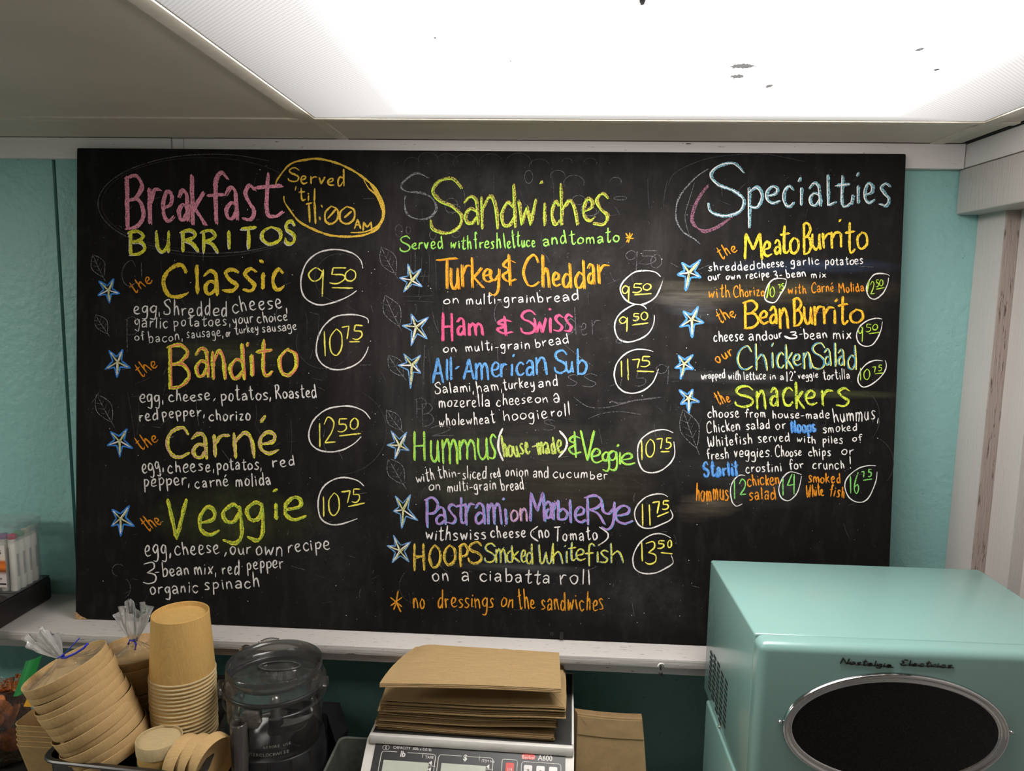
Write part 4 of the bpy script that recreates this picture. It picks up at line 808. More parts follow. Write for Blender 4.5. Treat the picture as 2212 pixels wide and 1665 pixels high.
for yy in (CY0+.018, CY0+.050): lm.box((CX1-.03, yy, CZ1-.006), (CX1+.002, yy+.0012, CZ1+.003))
lm.build('lid', CLR, cs)
LB = NT('case_label'); LB.pr(.5); _sx = LB.n('ShaderNodeSeparateXYZ'); LB.l(LB.tc, _sx.inputs[0])
_r = LB.n('ShaderNodeValToRGB'); _mr = LB.n('ShaderNodeMapRange'); _mr.inputs[1].default_value = 0; _mr.inputs[2].default_value = .085; LB.l(_sx.outputs[2], _mr.inputs[0]); LB.l(_mr.outputs[0], _r.inputs[0])
_r.color_ramp.interpolation = 'LINEAR'; _e = _r.color_ramp.elements
_e[0].position = .42; _e[0].color = (*lin((205, 192, 190)), 1); _e[1].position = .95; _e[1].color = (*lin((205, 196, 190)), 1)
for p_, c_ in ((.52, (120, 50, 10)), (.62, (225, 120, 30)), (.74, (190, 90, 30)), (.80, (215, 195, 180))):
    e = _e.new(p_); e.color = (*lin(c_), 1)
LB.base(_r.outputs[0])
mb = MB(); mb.box((CX0+.010, CY0-.0009, CZ0+.012), (CX1-.018, CY0-.0003, CZ0+.095)); mb.build('label', LB.m, cs)
INK = plain('print_black', (.01, .01, .012), .6); FRONT = lambda x, y, z: Matrix.Translation((x, y, z)) @ Matrix.Rotation(math.radians(90), 4, 'X')
text_mesh('label_lettering', '40"', .0115, FRONT(CX1-.042, CY0-.0011, CZ0+.0225), INK, cs)
text_mesh('label_lettering', 'ES', .012, FRONT(CX1-.036, CY0-.0011, CZ0+.078), INK, cs)
mb = MB(); mb.box((CX0+.011, CY0-.0012, CZ0+.0175), (CX1-.019, CY0-.0009, CZ0+.0205)); mb.build('label_bar', INK, cs)
# markers inside: each its own
MKW = plain('marker_barrel', (.78, .76, .70), .4)
caps = [('crimson', (190, 60, 90)), ('green', (120, 170, 120)), ('cream', (225, 215, 190)), ('grey', (170, 172, 170)), ('violet', (140, 90, 150)), ('blue', (60, 110, 190)), ('orange', (230, 140, 60)), ('pink', (235, 120, 160))]
first = None
def marker(cname, rgb, x, y, label):
    r = .0082; m = thing('marker', label, 'marker', (x, y, CZ0+.0016), 'markers in the clear case')
    a = MB(); a.lathe([(0, 0), (r*.82, 0), (r*.86, .0012), (r, .003), (r, .100), (r*.94, .102), (r*.94, .104), (0, .104)], 24, Matrix.Translation((x, y, CZ0+.0016))); a.build('barrel', MKW, m)
    a = MB(); a.lathe([(r*.95, .1035), (r, .1045), (r, .1085), (r*.9, .112), (0, .1122)], 24, Matrix.Translation((x, y, CZ0+.0016))); a.build('cap', plain('marker_cap_'+cname, lin(rgb), .35), m)
    a = MB(); a.box((x+r-.0006, y-.0025, CZ0+.03), (x+r+.0003, y+.0025, CZ0+.075)); a.build('print', plain('marker_print', (.42, .42, .41), .6), m)
for i in range(4): marker(*caps[i], CX1-.0105, CY0+.0125+.0172*i, '%s capped white marker, %s from the front corner of the clear case' % (caps[i][0], ['first', 'second', 'third', 'last'][i]))
for i in range(4): marker(*caps[4+i], CX1-.0285-.0175*i, CY0+.0125, '%s capped white marker behind the label of the clear case' % caps[4+i][0])
# ================================================================== paper goods in the bin
KR = kraft('kraft_card', (.56, .345, .115)); KRL = kraft('kraft_lid', (.55, .365, .165)); KRI = kraft('kraft_inner', (.50, .35, .19)); KRD = kraft('kraft_dark', (.43, .28, .12)); KRP = kraft('kraft_pale', (.50, .385, .21))  # card tones; KRD is the darker brown of the nested trays
BINM = plain('bin_plastic', (.022, .020, .018), .35, vary=.2)
FZ = 1.030; RZ = 1.0755
bn = thing('food_bin', 'shallow dark bin holding cups and lids on the counter', 'bin', (-.635, -.30, ZB))
mb = MB()
def rrect(x0, x1, y0, y1, z, r, n=5):
    o = []
    for (cx, cy, a0) in ((x1-r, y1-r, 0), (x0+r, y1-r, 90), (x0+r, y0+r, 180), (x1-r, y0+r, 270)):
        for k in range(n): a = math.radians(a0+k*90/(n-1)); o.append((cx+r*math.cos(a), cy+r*math.sin(a), z))
    return o
def loft(mb, rings, mi=0, cap0=False, cap1=False, smooth=True):
    n = len(rings[0]); vs = [v for r in rings for v in r]; fs = []
    for k in range(len(rings)-1):
        for j in range(n): fs.append((k*n+j, k*n+(j+1) % n, (k+1)*n+(j+1) % n, (k+1)*n+j))
    if cap0: fs.append(tuple(range(n))[::-1])
    if cap1: fs.append(tuple((len(rings)-1)*n+j for j in range(n)))
    mb.add(vs, fs, mi, smooth)
BX0, BX1, BY0, BY1 = -.766, -.503, -.430, -.150
R_ = lambda e, z, r: [(x-.060*(y-BY0)/(BY1-BY0)*(x-BX0)/(BX1-BX0), y+.020*(BX1-x)/(BX1-BX0)*(BY1-y)/(BY1-BY0), z_) for x, y, z_ in rrect(BX0+e, BX1-e, BY0+e, BY1-e, z, max(.004, r-e))]
loft(mb, [R_(.022, ZB+.0005, .03), R_(.004, RZ-.008, .022), R_(-.004, RZ-.004, .022), R_(-.005, RZ-.001, .022), R_(-.003, RZ+.001, .022), R_(.005, RZ, .022), R_(.005, RZ-.006, .022), R_(.006, FZ, .022)], cap0=True, cap1=True)
mb.build('bin_body', BINM, bn, wn=True)
# --- tall stack of upside-down cups
CXc, CYc = -.5955, -.300; RT, RR, HH = .0442, .0518, .1045; ZR = 1.1655
cup0 = thing('paper_cup', '', 'paper cup', (CXc, CYc, ZR), 'upside-down kraft cups in the tall stack')
T0 = Matrix.Translation(cup0.location)
mb = MB(); mb.lathe([(RR-.0016, .0006), (RR-.0012, .004), (RT, HH-.0008), (RT-.0008, HH), (RT-.0018, HH-.0008), (RT-.0030, HH-.0075), (RT-.006, HH-.0085), (0, HH-.0080)], 64, T0); mb.build('body', KR, cup0, wn=True)
mb = MB(); mb.lathe([(RR-.0016+.0021*math.cos(a), .0021+.0021*math.sin(a)) for a in [2*math.pi*k/10 for k in range(10)]], 64, T0, closed=True); mb.build('rim', KRP, cup0)
NC = 21
for i in range(1, NC):
    c = copy_tree(cup0, None, (CXc+random.uniform(-.0006, .0006), CYc+random.uniform(-.0006, .0006), ZR-.00655*i))
    c['label'] = 'kraft paper cup, %s from the top of the tall upside-down stack' % ORD[i]
cup0['label'] = 'topmost kraft cup, upside down and fully showing, on the tall stack'
# --- lids
def lid_mesh(r, h, parent, T, mat=KRL):
    mb = MB(); mb.lathe([(r*.90, .004), (r*.965, .0005), (r*.975, 0), (r*.985, .0008), (r, h-.0006), (r-.0005, h), (r-.0012, h-.0006), (r*.965, h*.35), (r*.955, h*.3), (0, h*.28)], 56, T)
    return mb.build('band', mat, parent, wn=True)
def lid_stack(n, P0, P1, r, h, names, group, seed, T_extra=None, rpt=None):
    rd = random.Random(seed); P0, P1 = Vector(P0), Vector(P1); ax = (P1-P0).normalized()
    base = None
    for i in range(n):
        t = i/(n-1); p = P0.lerp(P1, t); q = Vector((0, 0, 1)).rotation_difference(ax)
        lab = names(n-1-i)
        lid = thing('paper_lid', lab, 'paper lid', (0, 0, 0), group)
        if base is None:
            base = lid_mesh(r, h, lid, Matrix.Identity(4)); bb = base
        else:
            bb = base.copy(); COL.objects.link(bb); bb.parent = lid
        lid.rotation_euler = (q.to_matrix().to_4x4() @ Matrix.Rotation(rd.gauss(0, .028), 4, 'X') @ Matrix.Rotation(rd.gauss(0, .028), 4, 'Y')).to_euler()
        lid.location = p+Vector((rd.uniform(-1, 1), rd.uniform(-1, 1), 0))*.0022
    return ax
A0, A1, AR = (-.6880, -.352, 1.0535), (-.7480, -.360, 1.1900), .0630
axA = lid_stack(12, A0, A1, AR, .0165, lambda k: 'kraft paper lid, %s from the top of the leaning bagged stack' % ORD[k], 'lids in the leaning bagged stack', 4)
B0, B1, BR = (-.7030, -.236, 1.0310), (-.7110, -.238, 1.1530), .0575
axB = lid_stack(9, B0, B1, BR, .0175, lambda k: 'kraft paper lid, %s from the top of the bagged stack beside the cups' % ORD[k], 'lids in the upright bagged stack', 9)
FILM = see_through('bag_film', (.97, .97, .97), .10, .25, .05, (.8, .8, .8), .7, .6)
TUFT = see_through('bag_film_gathered', (.97, .97, .97), .16, .36, .30, (.95, .93, .92), .9)
TIE = plain('blue_tie', lin((40, 52, 190)), .4)
def bag(P1, ax, r, h, label, tie_off, tuft, seed, tail):
    rd = random.Random(seed); P1 = Vector(P1); top = P1+ax*h
    q = Vector((0, 0, 1)).rotation_difference(ax).to_matrix().to_4x4()
    b = thing('plastic_bag', label, 'plastic bag', top)
    M = Matrix.Translation(top) @ q
    tie = Vector(tie_off); ph = [rd.uniform(0, 6) for _ in range(4)]
    def warp(a, rr_, z, t):
        k = 1+(.06*math.sin(9*a+ph[0])+.05*math.sin(17*a+ph[1]))*(1-t)*min(1, 3*t+.1)*2
        return (rr_*k*math.cos(a)+tie.x*t**1.2, rr_*k*math.sin(a)+tie.y*t**1.2, z+.004*math.sin(13*a+ph[2])*t*(1-t)*2)
    mb = MB(); mb.lathe([(r*.975, -.003), (r*.93, -.006), (r*.72, -.008), (r*.45, -.003), (r*.2, tie.z*.6), (.0035, tie.z)], 90, M, warp=warp); mb.build('film', FILM, b)
    mb = MB(); tl = Vector(tail); n = 8
    prof = [(.0032, 0), (.0065, .004), (.010, .010), (.0135, .018), (.0150, .027), (.0165, .034)]
    def warp2(a, rr_, z, t):
        k = 1+.38*math.sin(5*a+ph[3])*t+.22*math.sin(11*a+ph[1])*t
        s = tuft
        return (tie.x+rr_*s*k*math.cos(a)+tl.x*t, tie.y+rr_*s*k*math.sin(a)*.55+tl.y*t, tie.z+z*s*(1+.22*math.sin(3*a+ph[0])*t)+tl.z*t)
    mb.lathe(prof, 72, M, warp=warp2); mb.build('gathered_end', TUFT, b)
    mb = MB(); c = M @ tie; sd = q @ Vector((1, 0, 0)); fw = q @ Vector((0, 1, 0))
    mb.tube([c+sd*.0045*math.cos(k)+fw*.0045*math.sin(k)+ax*.0006*k for k in [j*.5 for j in range(16)]], .0011, 6)
    return b, mb, c
_b, _mb, c = bag(A1, axA, AR, .0165, 'clear bag with blue tie over the leaning lid stack', (.004, -.004, .012), 1.25, 5, (-.017, .0, .004))
_mb.tube([c, c+Vector((.010, -.004, .010)), c+Vector((.022, -.002, .024)), c+Vector((.032, 0, .034))], .0009, 6)
_mb.tube([c, c+Vector((.012, -.006, .004)), c+Vector((.028, -.006, .012)), c+Vector((.040, -.004, .020)), c+Vector((.046, -.002, .027))], .0018, 6); _mb.build('twist_tie', TIE, _b)
_b, _mb, c = bag(B1, axB, BR, .0175, 'clear bag with blue tie over the lid stack beside the cups', (.008, -.012, .020), 1.55, 8, (.004, .0, .006))
_mb.tube([c, c+Vector((-.006, -.004, .003)), c+Vector((-.008, -.005, -.004))], .0017, 6); _mb.tube([c, c+Vector((.006, -.005, -.004)), c+Vector((.004, -.006, -.013))], .0017, 6); _mb.build('twist_tie', TIE, _b)
# --- small lidded cup and three lids on edge at the front of the bin
sc_ = thing('paper_cup', 'small kraft cup with pale flat lid and green band at the front of the bin', 'paper cup', (-.5935, -.383, FZ+.0005)); T = Matrix.Translation(sc_.location)
r = .0335
mb = MB(); mb.lathe([(0, 0), (r*.92, 0), (r*.97, .056), (0, .056)], 48, T); mb.build('body', KR, sc_, wn=True)
mb = MB(); mb.lathe([(r*.945, .026), (r*.957, .0261), (r*.968, .0395), (r*.955, .0396)], 48, T); mb.build('band', plain('green_print', lin((52, 92, 38)), .6), sc_)
mb = MB(); mb.lathe([(r*.98, .0525), (r*1.0, .053), (r*1.015, .072), (r*1.0, .0728), (r*.975, .0722), (r*.96, .0685), (0, .0685)], 48, T); mb.build('lid', KRP, sc_, wn=True)
for k, (px, py, rr_, an, lean, lab) in enumerate(((397, 1622, .0380, 16, 4, 'next to the small lidded cup'), (424, 1624, .0385, 20, 6, 'in the middle of three'), (453, 1617, .0405, 24, 8, 'next to the food processor'))):
    p = aty(px, py, -.386); l = thing('paper_lid', 'kraft paper lid standing on edge, %s' % lab, 'paper lid', (p.x, -.386, FZ+rr_+.001), 'lids standing on edge')
    mb = MB(); mb.lathe([(rr_*.95, .001), (rr_*.985, 0), (rr_, .001), (rr_*1.005, .0205), (rr_*.99, .0212), (rr_*.97, .0205), (rr_*.965, .005), (0, .0045)], 48, Matrix.Translation(l.location) @ Matrix.Rotation(math.radians(-an), 4, 'Z') @ Matrix.Rotation(math.radians(90+lean), 4, 'Y') @ Matrix.Translation((0, 0, -.008)))
    mb.build('band', KRL, l, wn=True)
# --- nested paper trays left of the bin, a small cup inside
tr0 = None
for i in range(5):
    z = 1.002-.0095*i
    lab = 'kraft paper tray, %s of the nested stack between snack bag and bin' % ORD[i]
    if tr0 is None:
        tr0 = thing('paper_tray', lab, 'paper tray', (-.846, -.232, z), 'nested kraft trays'); o0 = tr0.location
        mb = MB(); Q = lambda e, zz, rr_: rrect(o0.x-.062+e, o0.x+.062-e, o0.y-.055+e, o0.y+.055-e, z+zz, .012, 4)
        loft(mb, [Q(.014, -.038, 1), Q(.0005, .043, 1), Q(0, .0445, 1), Q(.0012, .045, 1), Q(.0016, .043, 1), Q(.0155, -.037, 1)], cap0=True, cap1=True); mb.build('body', KRD, tr0, wn=True)
    else: copy_tree(tr0, None, (-.846, -.232, z))['label'] = lab
tc = thing('paper_cup', 'small kraft cup inside the top paper tray', 'paper cup', (-.838, -.226, .9665)); T = Matrix.Translation(tc.location)
mb = MB(); mb.lathe([(0, 0), (.030, 0), (.036, .078), (.0368, .0795), (.0352, .080), (.0345, .078), (.029, .002), (0, .002)], 40, T); mb.build('body', KR, tc, wn=True)
# --- bag of orange chips at the left edge
sb = thing('snack_bag', 'clear bag of orange chips with green label beside the nested kraft trays', 'snack bag', (-.985, -.24, ZB))
SF = see_through('snack_film', (.93, .92, .90), .06, .42, .06, (.7, .7, .7), 1.0)
def warp3(a, rr_, z, t):
    k = 1+.10*math.sin(4*a+1)+.07*math.sin(9*a+2*t*5); return (-.985+rr_*k*1.25*math.cos(a)+.012*t, -.245+rr_*k*.72*math.sin(a), ZB+z+.010*math.sin(3*a)*t)
mb = MB(); mb.lathe([(0, .0008), (.040, .001), (.048, .012), (.052, .05), (.050, .085), (.046, .11), (.040, .13), (.043, .15)], 64, None, warp=warp3); mb.build('film', SF, sb)
mb = MB(); p = aty(52, 1470, -.268)
mb.sheet(lambda u, v: (p.x-.016+.030*u+.012*v, -.275-.006*math.sin(u*3)+.02*v, p.z-.026+.055*v+.012*u), 6, 5, .0006, nrm=(0, 1, .1)); mb.build('label', plain('green_label', lin((24, 120, 50)), .35), sb)
mb = MB(); p = aty(68, 1500, -.262)
mb.sheet(lambda u, v: (p.x-.010+.014*u+.010*v, -.270+.01*v, p.z-.018+.03*v), 4, 4, .0006, nrm=(0, 1, .1)); mb.build('label', plain('yellow_label', lin((206, 150, 30)), .35), sb)
CH = plain('chip_crust', lin((196, 110, 36)), .6, vary=.35, scale=220, bump=.5)
ch0 = None; rd = random.Random(12)
for i in range(26):
    lx = rd.uniform(-.045, .044); ly = rd.uniform(-.027, .020); lz = .012+.0042*i*.8+rd.uniform(0, .004)
    if lz > .093: lz = rd.uniform(.03, .09)
    if ch0 is None:
        ch0 = thing('chip', 'round orange chip in the clear bag with the green label', 'chip', (0, 0, 0), 'chips in the clear bag')
        mb = MB(); mb.lathe([(0, -.0016), (.010, -.001), (.0195, .0018), (.021, .003), (.019, .0036), (.009, .0012), (0, .0006)], 22, None, warp=lambda a, r_, z, t: (r_*math.cos(a)*(1+.08*math.sin(3*a)), r_*math.sin(a), z+.0035*math.cos(2*a)*(r_/.02)**2)); co = mb.build('crust', CH, ch0); c = ch0
    else: c = copy_tree(ch0)
    c.location = (-.985+lx, -.245+ly, ZB+lz); c.rotation_euler = (rd.uniform(.5, 1.4), rd.uniform(-.5, .5), rd.uniform(-.8, .8))
# ================================================================== food processor
PX, PY = -.4475, -.281
fp = thing('food_processor', 'food processor with smoky clear bowl and lid on black base', 'food processor', (PX, PY, ZK))
SMK = see_through('smoky_plastic', (.80, .80, .785), .04, .30, .04, (.40, .40, .38), 0, .8); SMK2 = see_through('smoky_lid', (.84, .84, .82), .04, .32, .05, (.42, .42, .40), 0, .8)
BLK = plain('black_plastic', (.010, .010, .011), .3, vary=.2); T = Matrix.Translation((PX, PY, 0))
BZ0, BZ1 = 1.052, 1.146; BRD = .0765
mb = MB(); mb.lathe([(0, ZK+.0005), (.079, ZK+.0005), (.083, ZK+.004), (.0825, BZ0-.026), (.081, BZ0-.020), (.0795, BZ0-.003), (.0775, BZ0-.001), (.055, BZ0-.001), (.03, BZ0+.002), (.014, BZ0+.004), (.012, BZ0+.030), (0, BZ0+.031)], 64, T)
for k in range(5):
    a = math.radians(235+k*24); mb.box((-.0012, -.0012, 0), (.0012, .0012, .019), 0, Matrix.Translation((PX+.0805*math.cos(a), PY+.0805*math.sin(a), BZ0-.022)))
mb.build('base', BLK, fp, wn=True)
mb = MB(); a0, a1 = aty(692, 1528, -.17), aty(727, 1530, -.17); q0, q1 = aty(733, 1602, -.20), aty(724, 1664, -.205)
vs = [(PX-.03, -.160, ZK+.001), (q1.x, -.160, ZK+.001), (q0.x+.003, -.150, .985), (a1.x, -.150, a1.z), (PX-.03, -.150, a0.z), (PX-.03, -.215, ZK+.001), (q1.x-.004, -.215, ZK+.001), (q0.x-.004, -.205, .985), (a1.x-.014, -.185, a1.z-.001), (PX-.03, -.185, a0.z-.001)]
mb.add(vs, [(4, 3, 2, 1, 0), (5, 6, 7, 8, 9), (0, 1, 6, 5), (1, 2, 7, 6), (2, 3, 8, 7), (3, 4, 9, 8), (4, 0, 5, 9)]); mb.build('motor_housing', BLK, fp, fix=True)
mb = MB(); mb.lathe([(.0745, BZ0), (BRD-.0008, BZ0+.001), (BRD+.0008, BZ0+.05), (BRD+.002, BZ1-.006), (BRD+.0042, BZ1-.004), (BRD+.0042, BZ1-.0008), (BRD+.001, BZ1)], 72, T)
mb.lathe([(BRD+.0055, BZ1-.022), (BRD+.0072, BZ1-.021), (BRD+.0072, BZ1-.0185), (BRD+.0035, BZ1-.0178)], 72, T)
mb.build('bowl', SMK, fp)
mb = MB(); mb.lathe([(.0085, BZ0+.012), (.0085, BZ0+.062), (.006, BZ0+.068), (0, BZ0+.069)], 24, T)
for s in (0, math.pi):   # the two blades on the hub
    mb.sheet(lambda u, v: (PX+(.009+.052*u)*math.cos(s+.5*u)-(.010*(1-u)*(v-.5))*math.sin(s+.5*u), PY+(.009+.052*u)*math.sin(s+.5*u)+(.016*(1-.6*u)*(v-.5))*math.cos(s+.5*u), BZ0+.018+.012*(s > 1)+.004*v), 10, 2, .001)
mb.build('blade', plain('blade_steel', (.25, .25, .25), .3, .8), fp)
LZ = 1.158; LR = .0815
mb = MB(); mb.lathe([(LR, BZ1-.004), (LR+.002, BZ1-.003), (LR+.0022, BZ1+.004), (LR-.002, BZ1+.008), (LR-.004, LZ+.010), (LR-.0045, LZ+.024), (LR-.0058, LZ+.0245), (LR-.0068, LZ+.012), (LR-.0085, LZ+.004), (.055, LZ+.003), (.030, LZ+.005), (.010, LZ+.006), (0, LZ+.006)], 72, T)
for (an, w) in ((118, 26), (150, 14)):      # clip on the back of the rim
    for k in range(8):
        aa = math.radians(an-w/2+w*k/8); ab = math.radians(an-w/2+w*(k+1)/8); zt = LZ+.0245+.004*math.sin(math.pi*(k+.5)/8)
        mb.add([(PX+LR*math.cos(x)*f_, PY+LR*math.sin(x)*f_, z) for x in (aa, ab) for f_ in (.93, .985) for z in (LZ+.022, zt)], [(0, 1, 3, 2), (4, 6, 7, 5), (1, 5, 7, 3), (2, 3, 7, 6), (0, 4, 5, 1)])
mb.build('lid', SMK2, fp)
GRIP = plain('dark_translucent', (.055, .055, .05), .2, vary=.1)
mb = MB(); 
def ring_oval(cx, cy, z, a, b, r, rot=0, n=40): return [(cx+a*math.cos(t_)*math.cos(rot)-b*math.sin(t_)*math.sin(rot), cy+a*math.cos(t_)*math.sin(rot)+b*math.sin(t_)*math.cos(rot), z) for t_ in [2*math.pi*k/n for k in range(n+1)]]
mb.tube(ring_oval(PX+.004, PY+.012, LZ+.009, .034, .015, 0, .10), .0016, 6); mb.build('feed_cap', GRIP, fp)
mb = MB(); mb.lathe([(.030, -.020), (.030, .003), (.0285, .003), (.0285, -.020)], 40, Matrix.Translation((PX+.004, PY+.012, LZ+.004)) @ Matrix.Diagonal((1.1, .5, 1, 1))); mb.build('feed_tube', SMK2, fp)
mb = MB()    # black seal ring where the lid meets the bowl
mb.lathe([(LR-.002, BZ1-.002), (LR+.0014, BZ1-.001), (LR+.0014, BZ1+.0045), (LR-.002, BZ1+.005)], 72, T, closed=True); mb.build('seal', BLK, fp)
for an, lab in ((202, 'left'), (-5, 'right')):
    a = math.radians(an); mb = MB(); MM = T @ Matrix.Rotation(a, 4, 'Z')
    mb.box((LR-.002, -.016, BZ1-.008), (LR+.008, .016, BZ1+.010), 0, MM, bev=.003); mb.build('latch', SMK2, fp, wn=True)
mb = MB(); h0, h1 = aty(521, 1552, -.362), aty(521, 1700, -.362); hx = h0.x
mb.lathe([(.0125, 1.0), (.0130, h0.z-.002), (.0124, h0.z), (.0105, h0.z-.0005), (.0100, h0.z-.006), (.0100, 1.0)], 32, Matrix.Translation((hx, -.372, 0)))
mb.box((hx+.004, -.371, h0.z-.012), (hx+.030, -.350, h0.z+.016), 0, None, bev=.003)
mb.box((hx-.008, -.3645, 1.0), (hx+.008, -.350, h0.z-.010), 0, None, bev=.002); mb.build('handle', see_through('handle_plastic', (.70, .66, .62), .08, .36, .14, (.36, .32, .29)), fp)
EMB = plain('embossed_grey', (.28, .27, .25), .5)
def wrap_text(body, a_c, z, size, rad, slope=0):
    # raised lettering following the round bowl
    adv = size*.70/rad; a = math.radians(a_c)-adv*len(body)/2
    for i, ch_ in enumerate(body):
        if ch_ != ' ':
            an = a+adv*(i+.5)
            yield ch_, Matrix.Translation((PX+rad*math.cos(an), PY+rad*math.sin(an), z+slope*i)) @ Matrix.Rotation(an+math.pi/2, 4, 'Z') @ Matrix.Rotation(math.radians(90), 4, 'X')
def wrapped(name, rows):
    vs = MB()
    for ch_, M in rows:
        o = text_mesh('t', ch_, 1, M, EMB, None, 0, 'CENTER'); me = o.data
        vs.add([v.co[:] for v in me.vertices], [list(p.vertices) for p in me.polygons]); bpy.data.objects.remove(o)
    vs.build(name, EMB, fp)
def scaled(rows, s): return [(c, M @ Matrix.Diagonal((s, s, s, 1))) for c, M in rows]
wrapped('bowl_lettering', scaled(list(wrap_text('COUNTERCLOCKWISE', 275, BZ0+.010, .0075, BRD+.0012)), .0075))
wrapped('bowl_lettering', scaled(list(wrap_text('BEFORE USE', 292, BZ0+.0235, .0062, BRD+.0012)), .0062))
# --- dark metal pan between processor and scale
pn = thing('metal_pan', 'dull metal pan edge between the food processor and the scale', 'pan', (-.325, -.27, ZK))
pa, pb = aty(716, 1625, -.20), aty(784, 1622, -.24)
mb = MB(); zt = 1.003
loft(mb, [rrect(-.353, -.297, -.37, -.215, ZK+.0006, .012), rrect(-.358, -.291, -.375, -.208, zt-.002, .012), rrect(-.361, -.288, -.378, -.205, zt, .012), rrect(-.357, -.292, -.374, -.209, zt-.001, .012), rrect(-.352, -.298, -.37, -.214, ZK+.004, .012)], cap0=True, cap1=True)
mb.build('pan_body', plain('dull_metal', (.22, .23, .20), .35, .6, vary=.2), pn, wn=True)
# ================================================================== the scale
SPZ = 1.0600
sl = thing('counter_scale', 'digital counter scale with black keypad panel under the paper bags', 'scale', (-.118, -.17, ZK))
SB = plain('scale_housing', (.60, .57, .52), .4, vary=.05); SPL = plain('scale_platter', (.045, .043, .041), .45, vary=.15); CHR = plain('platter_edge', (.74, .72, .68), .3, 0, vary=.05)
f0, f1 = atz(800, 1583, SPZ), atz(1238, 1612, SPZ)       # front edge of the platter
ex = (f1-f0).normalized(); ey = Vector((-ex.y, ex.x, 0)); PW = (f1-f0).length; PDP = .235
MS = Matrix((ex, ey, Vector((0, 0, 1)))).transposed().to_4x4(); MS.translation = f0
mb = MB(); mb.box((.002, .004, -.010), (PW-.002, PDP, -.0005), 0, MS, bev=.003); mb.build('platter', SPL, sl, wn=True)
mb = MB(); mb.box((-.001, -.006, -.0155), (PW+.001, .004, .0005), 0, MS, bev=.003); mb.build('front_edge', CHR, sl, wn=True)
mb = MB(); mb.box((PW-.0025, .0045, -.010), (PW+.001, PDP+.001, .0012), 0, MS, bev=.001); mb.box((PW-.03, PDP-.002, -.010), (PW+.001, PDP+.004, .0025), 0, MS, bev=.001); mb.build('side_edge', CHR, sl, wn=True)
# sloping front panel, below the platter edge
pt = MS @ Vector((0, -.004, -.0165)); sl_a = math.radians(38)
pd = (-ey*math.cos(sl_a)-Vector((0, 0, 1))*math.sin(sl_a)); pn_ = ex.cross(-pd).normalized()
def onp(px, py): 
    q = hit(px, py, pt, pn_)-pt; return q.dot(ex), q.dot(pd)
MP = Matrix((ex, -pd, pn_)).transposed().to_4x4(); MP.translation = pt
DL = .115
mb = MB(); mb.add([MP @ Vector(v) for v in ((-.006, .008, -.0012), (PW+.002, .008, -.0012), (PW+.002, -DL, -.0012), (-.006, -DL, -.0012))], [(0, 3, 2, 1)])
k = len(mb.v); bb = [MP @ Vector(v) for v in ((-.006, .008, -.0012), (PW+.002, .008, -.0012), (PW+.002, -DL, -.0012), (-.006, -DL, -.0012))]
lo = [Vector((v.x, v.y, ZK+.001)) for v in bb]; bk = [MS @ Vector((-.006, PDP-.01, -.0165)), MS @ Vector((PW+.002, PDP-.01, -.0165))]; bl = [Vector((v.x, v.y, ZK+.001)) for v in bk]
mb.v = []; mb.f = []; mb.mi = []; mb.sm = []
mb.add([bb[0], bb[1], bb[2], bb[3], lo[2], lo[3], bl[0], bl[1], bk[0], bk[1]], [(0, 3, 2, 1), (3, 5, 4, 2), (0, 8, 6, 5, 3), (1, 2, 4, 7, 9), (8, 0, 1, 9), (8, 9, 7, 6), (5, 6, 7, 4)]); mb.build('housing', SB, sl, fix=True)
lx0, ly0 = onp(838, 1612); lx1, _ = onp(1205, 1640)
mb = MB(); mb.box((.010, -DL+.004, -.0008), (PW-.012, .006, .0004), 0, MP); mb.build('panel', plain('panel_black', (.020, .019, .019), .38, vary=.15), sl)
WHT = plain('panel_white', (.62, .60, .57), .5); LCD = plain('lcd_glass', (.42, .44, .37), .25, vary=.04); REDK = plain('red_key', lin((200, 50, 44)), .4)
def pbox(mb, x0, y0, x1, y1, z0, z1, mi=0): mb.box((x0, -y1, z0), (x1, -y0, z1), mi, MP)
def ptext(name, body, px, py, size, mat=WHT, align='LEFT', bold=.0, sx_=1.0):
    x, y = onp(px, py); return text_mesh(name, body, size, MP @ Matrix.Translation((x, -y, .0009)), mat, sl, .00012, align, sx_, bold)
def frame(mb, x0, y0, x1, y1, w=.0007, gap=None, r=.004):
    # rounded outline, open at the bottom, with a gap for the unit sign
    P = [(x0, y1), (x0, y0+r), (x0+r*.3, y0+r*.3), (x0+r, y0)]; Q = [(x1-r, y0), (x1-r*.3, y0+r*.3), (x1, y0+r), (x1, y1)]
    def seg(L):
        mb.tube([MP @ Vector((x, -y, .0007)) for x, y in L], w, 5)
    if gap: seg(P+[(gap[0], y0)]); seg([(gap[1], y0)]+Q)
    else: seg(P+Q)
yb = .09
fr = MB()
A_ = onp(825, 1622); B_ = onp(942, 1628); C_ = onp(948, 1630); D_ = onp(1066, 1636); E_ = onp(1085, 1640); F_ = onp(1118, 1643); G_ = onp(1127, 1645); H_2 = onp(1212, 1651)
frame(fr, A_[0], A_[1], B_[0], yb, gap=(onp(858, 1624)[0], onp(881, 1624)[0])); frame(fr, C_[0], C_[1], D_[0], yb, gap=(onp(998, 1632)[0], onp(1010, 1632)[0])); frame(fr, E_[0], E_[1], F_[0], yb, r=.003); frame(fr, G_[0], G_[1], H_2[0], yb)
for (px, py0, py1) in ((914, 1627, 1637), (1036, 1634, 1644)):
    x, y0 = onp(px, py0); _, y1 = onp(px, py1); fr.tube([MP @ Vector((x, -y0, .0007)), MP @ Vector((x, -y1, .0007))], .0006, 5)
for px, py in ((935, 1655), (1060, 1662)):
    x, y = onp(px, py); fr.tube([MP @ Vector((x-.010, -y, .0007)), MP @ Vector((x+.004, -y, .0007))], .0006, 5)
fr.build('panel_outline', WHT, sl)
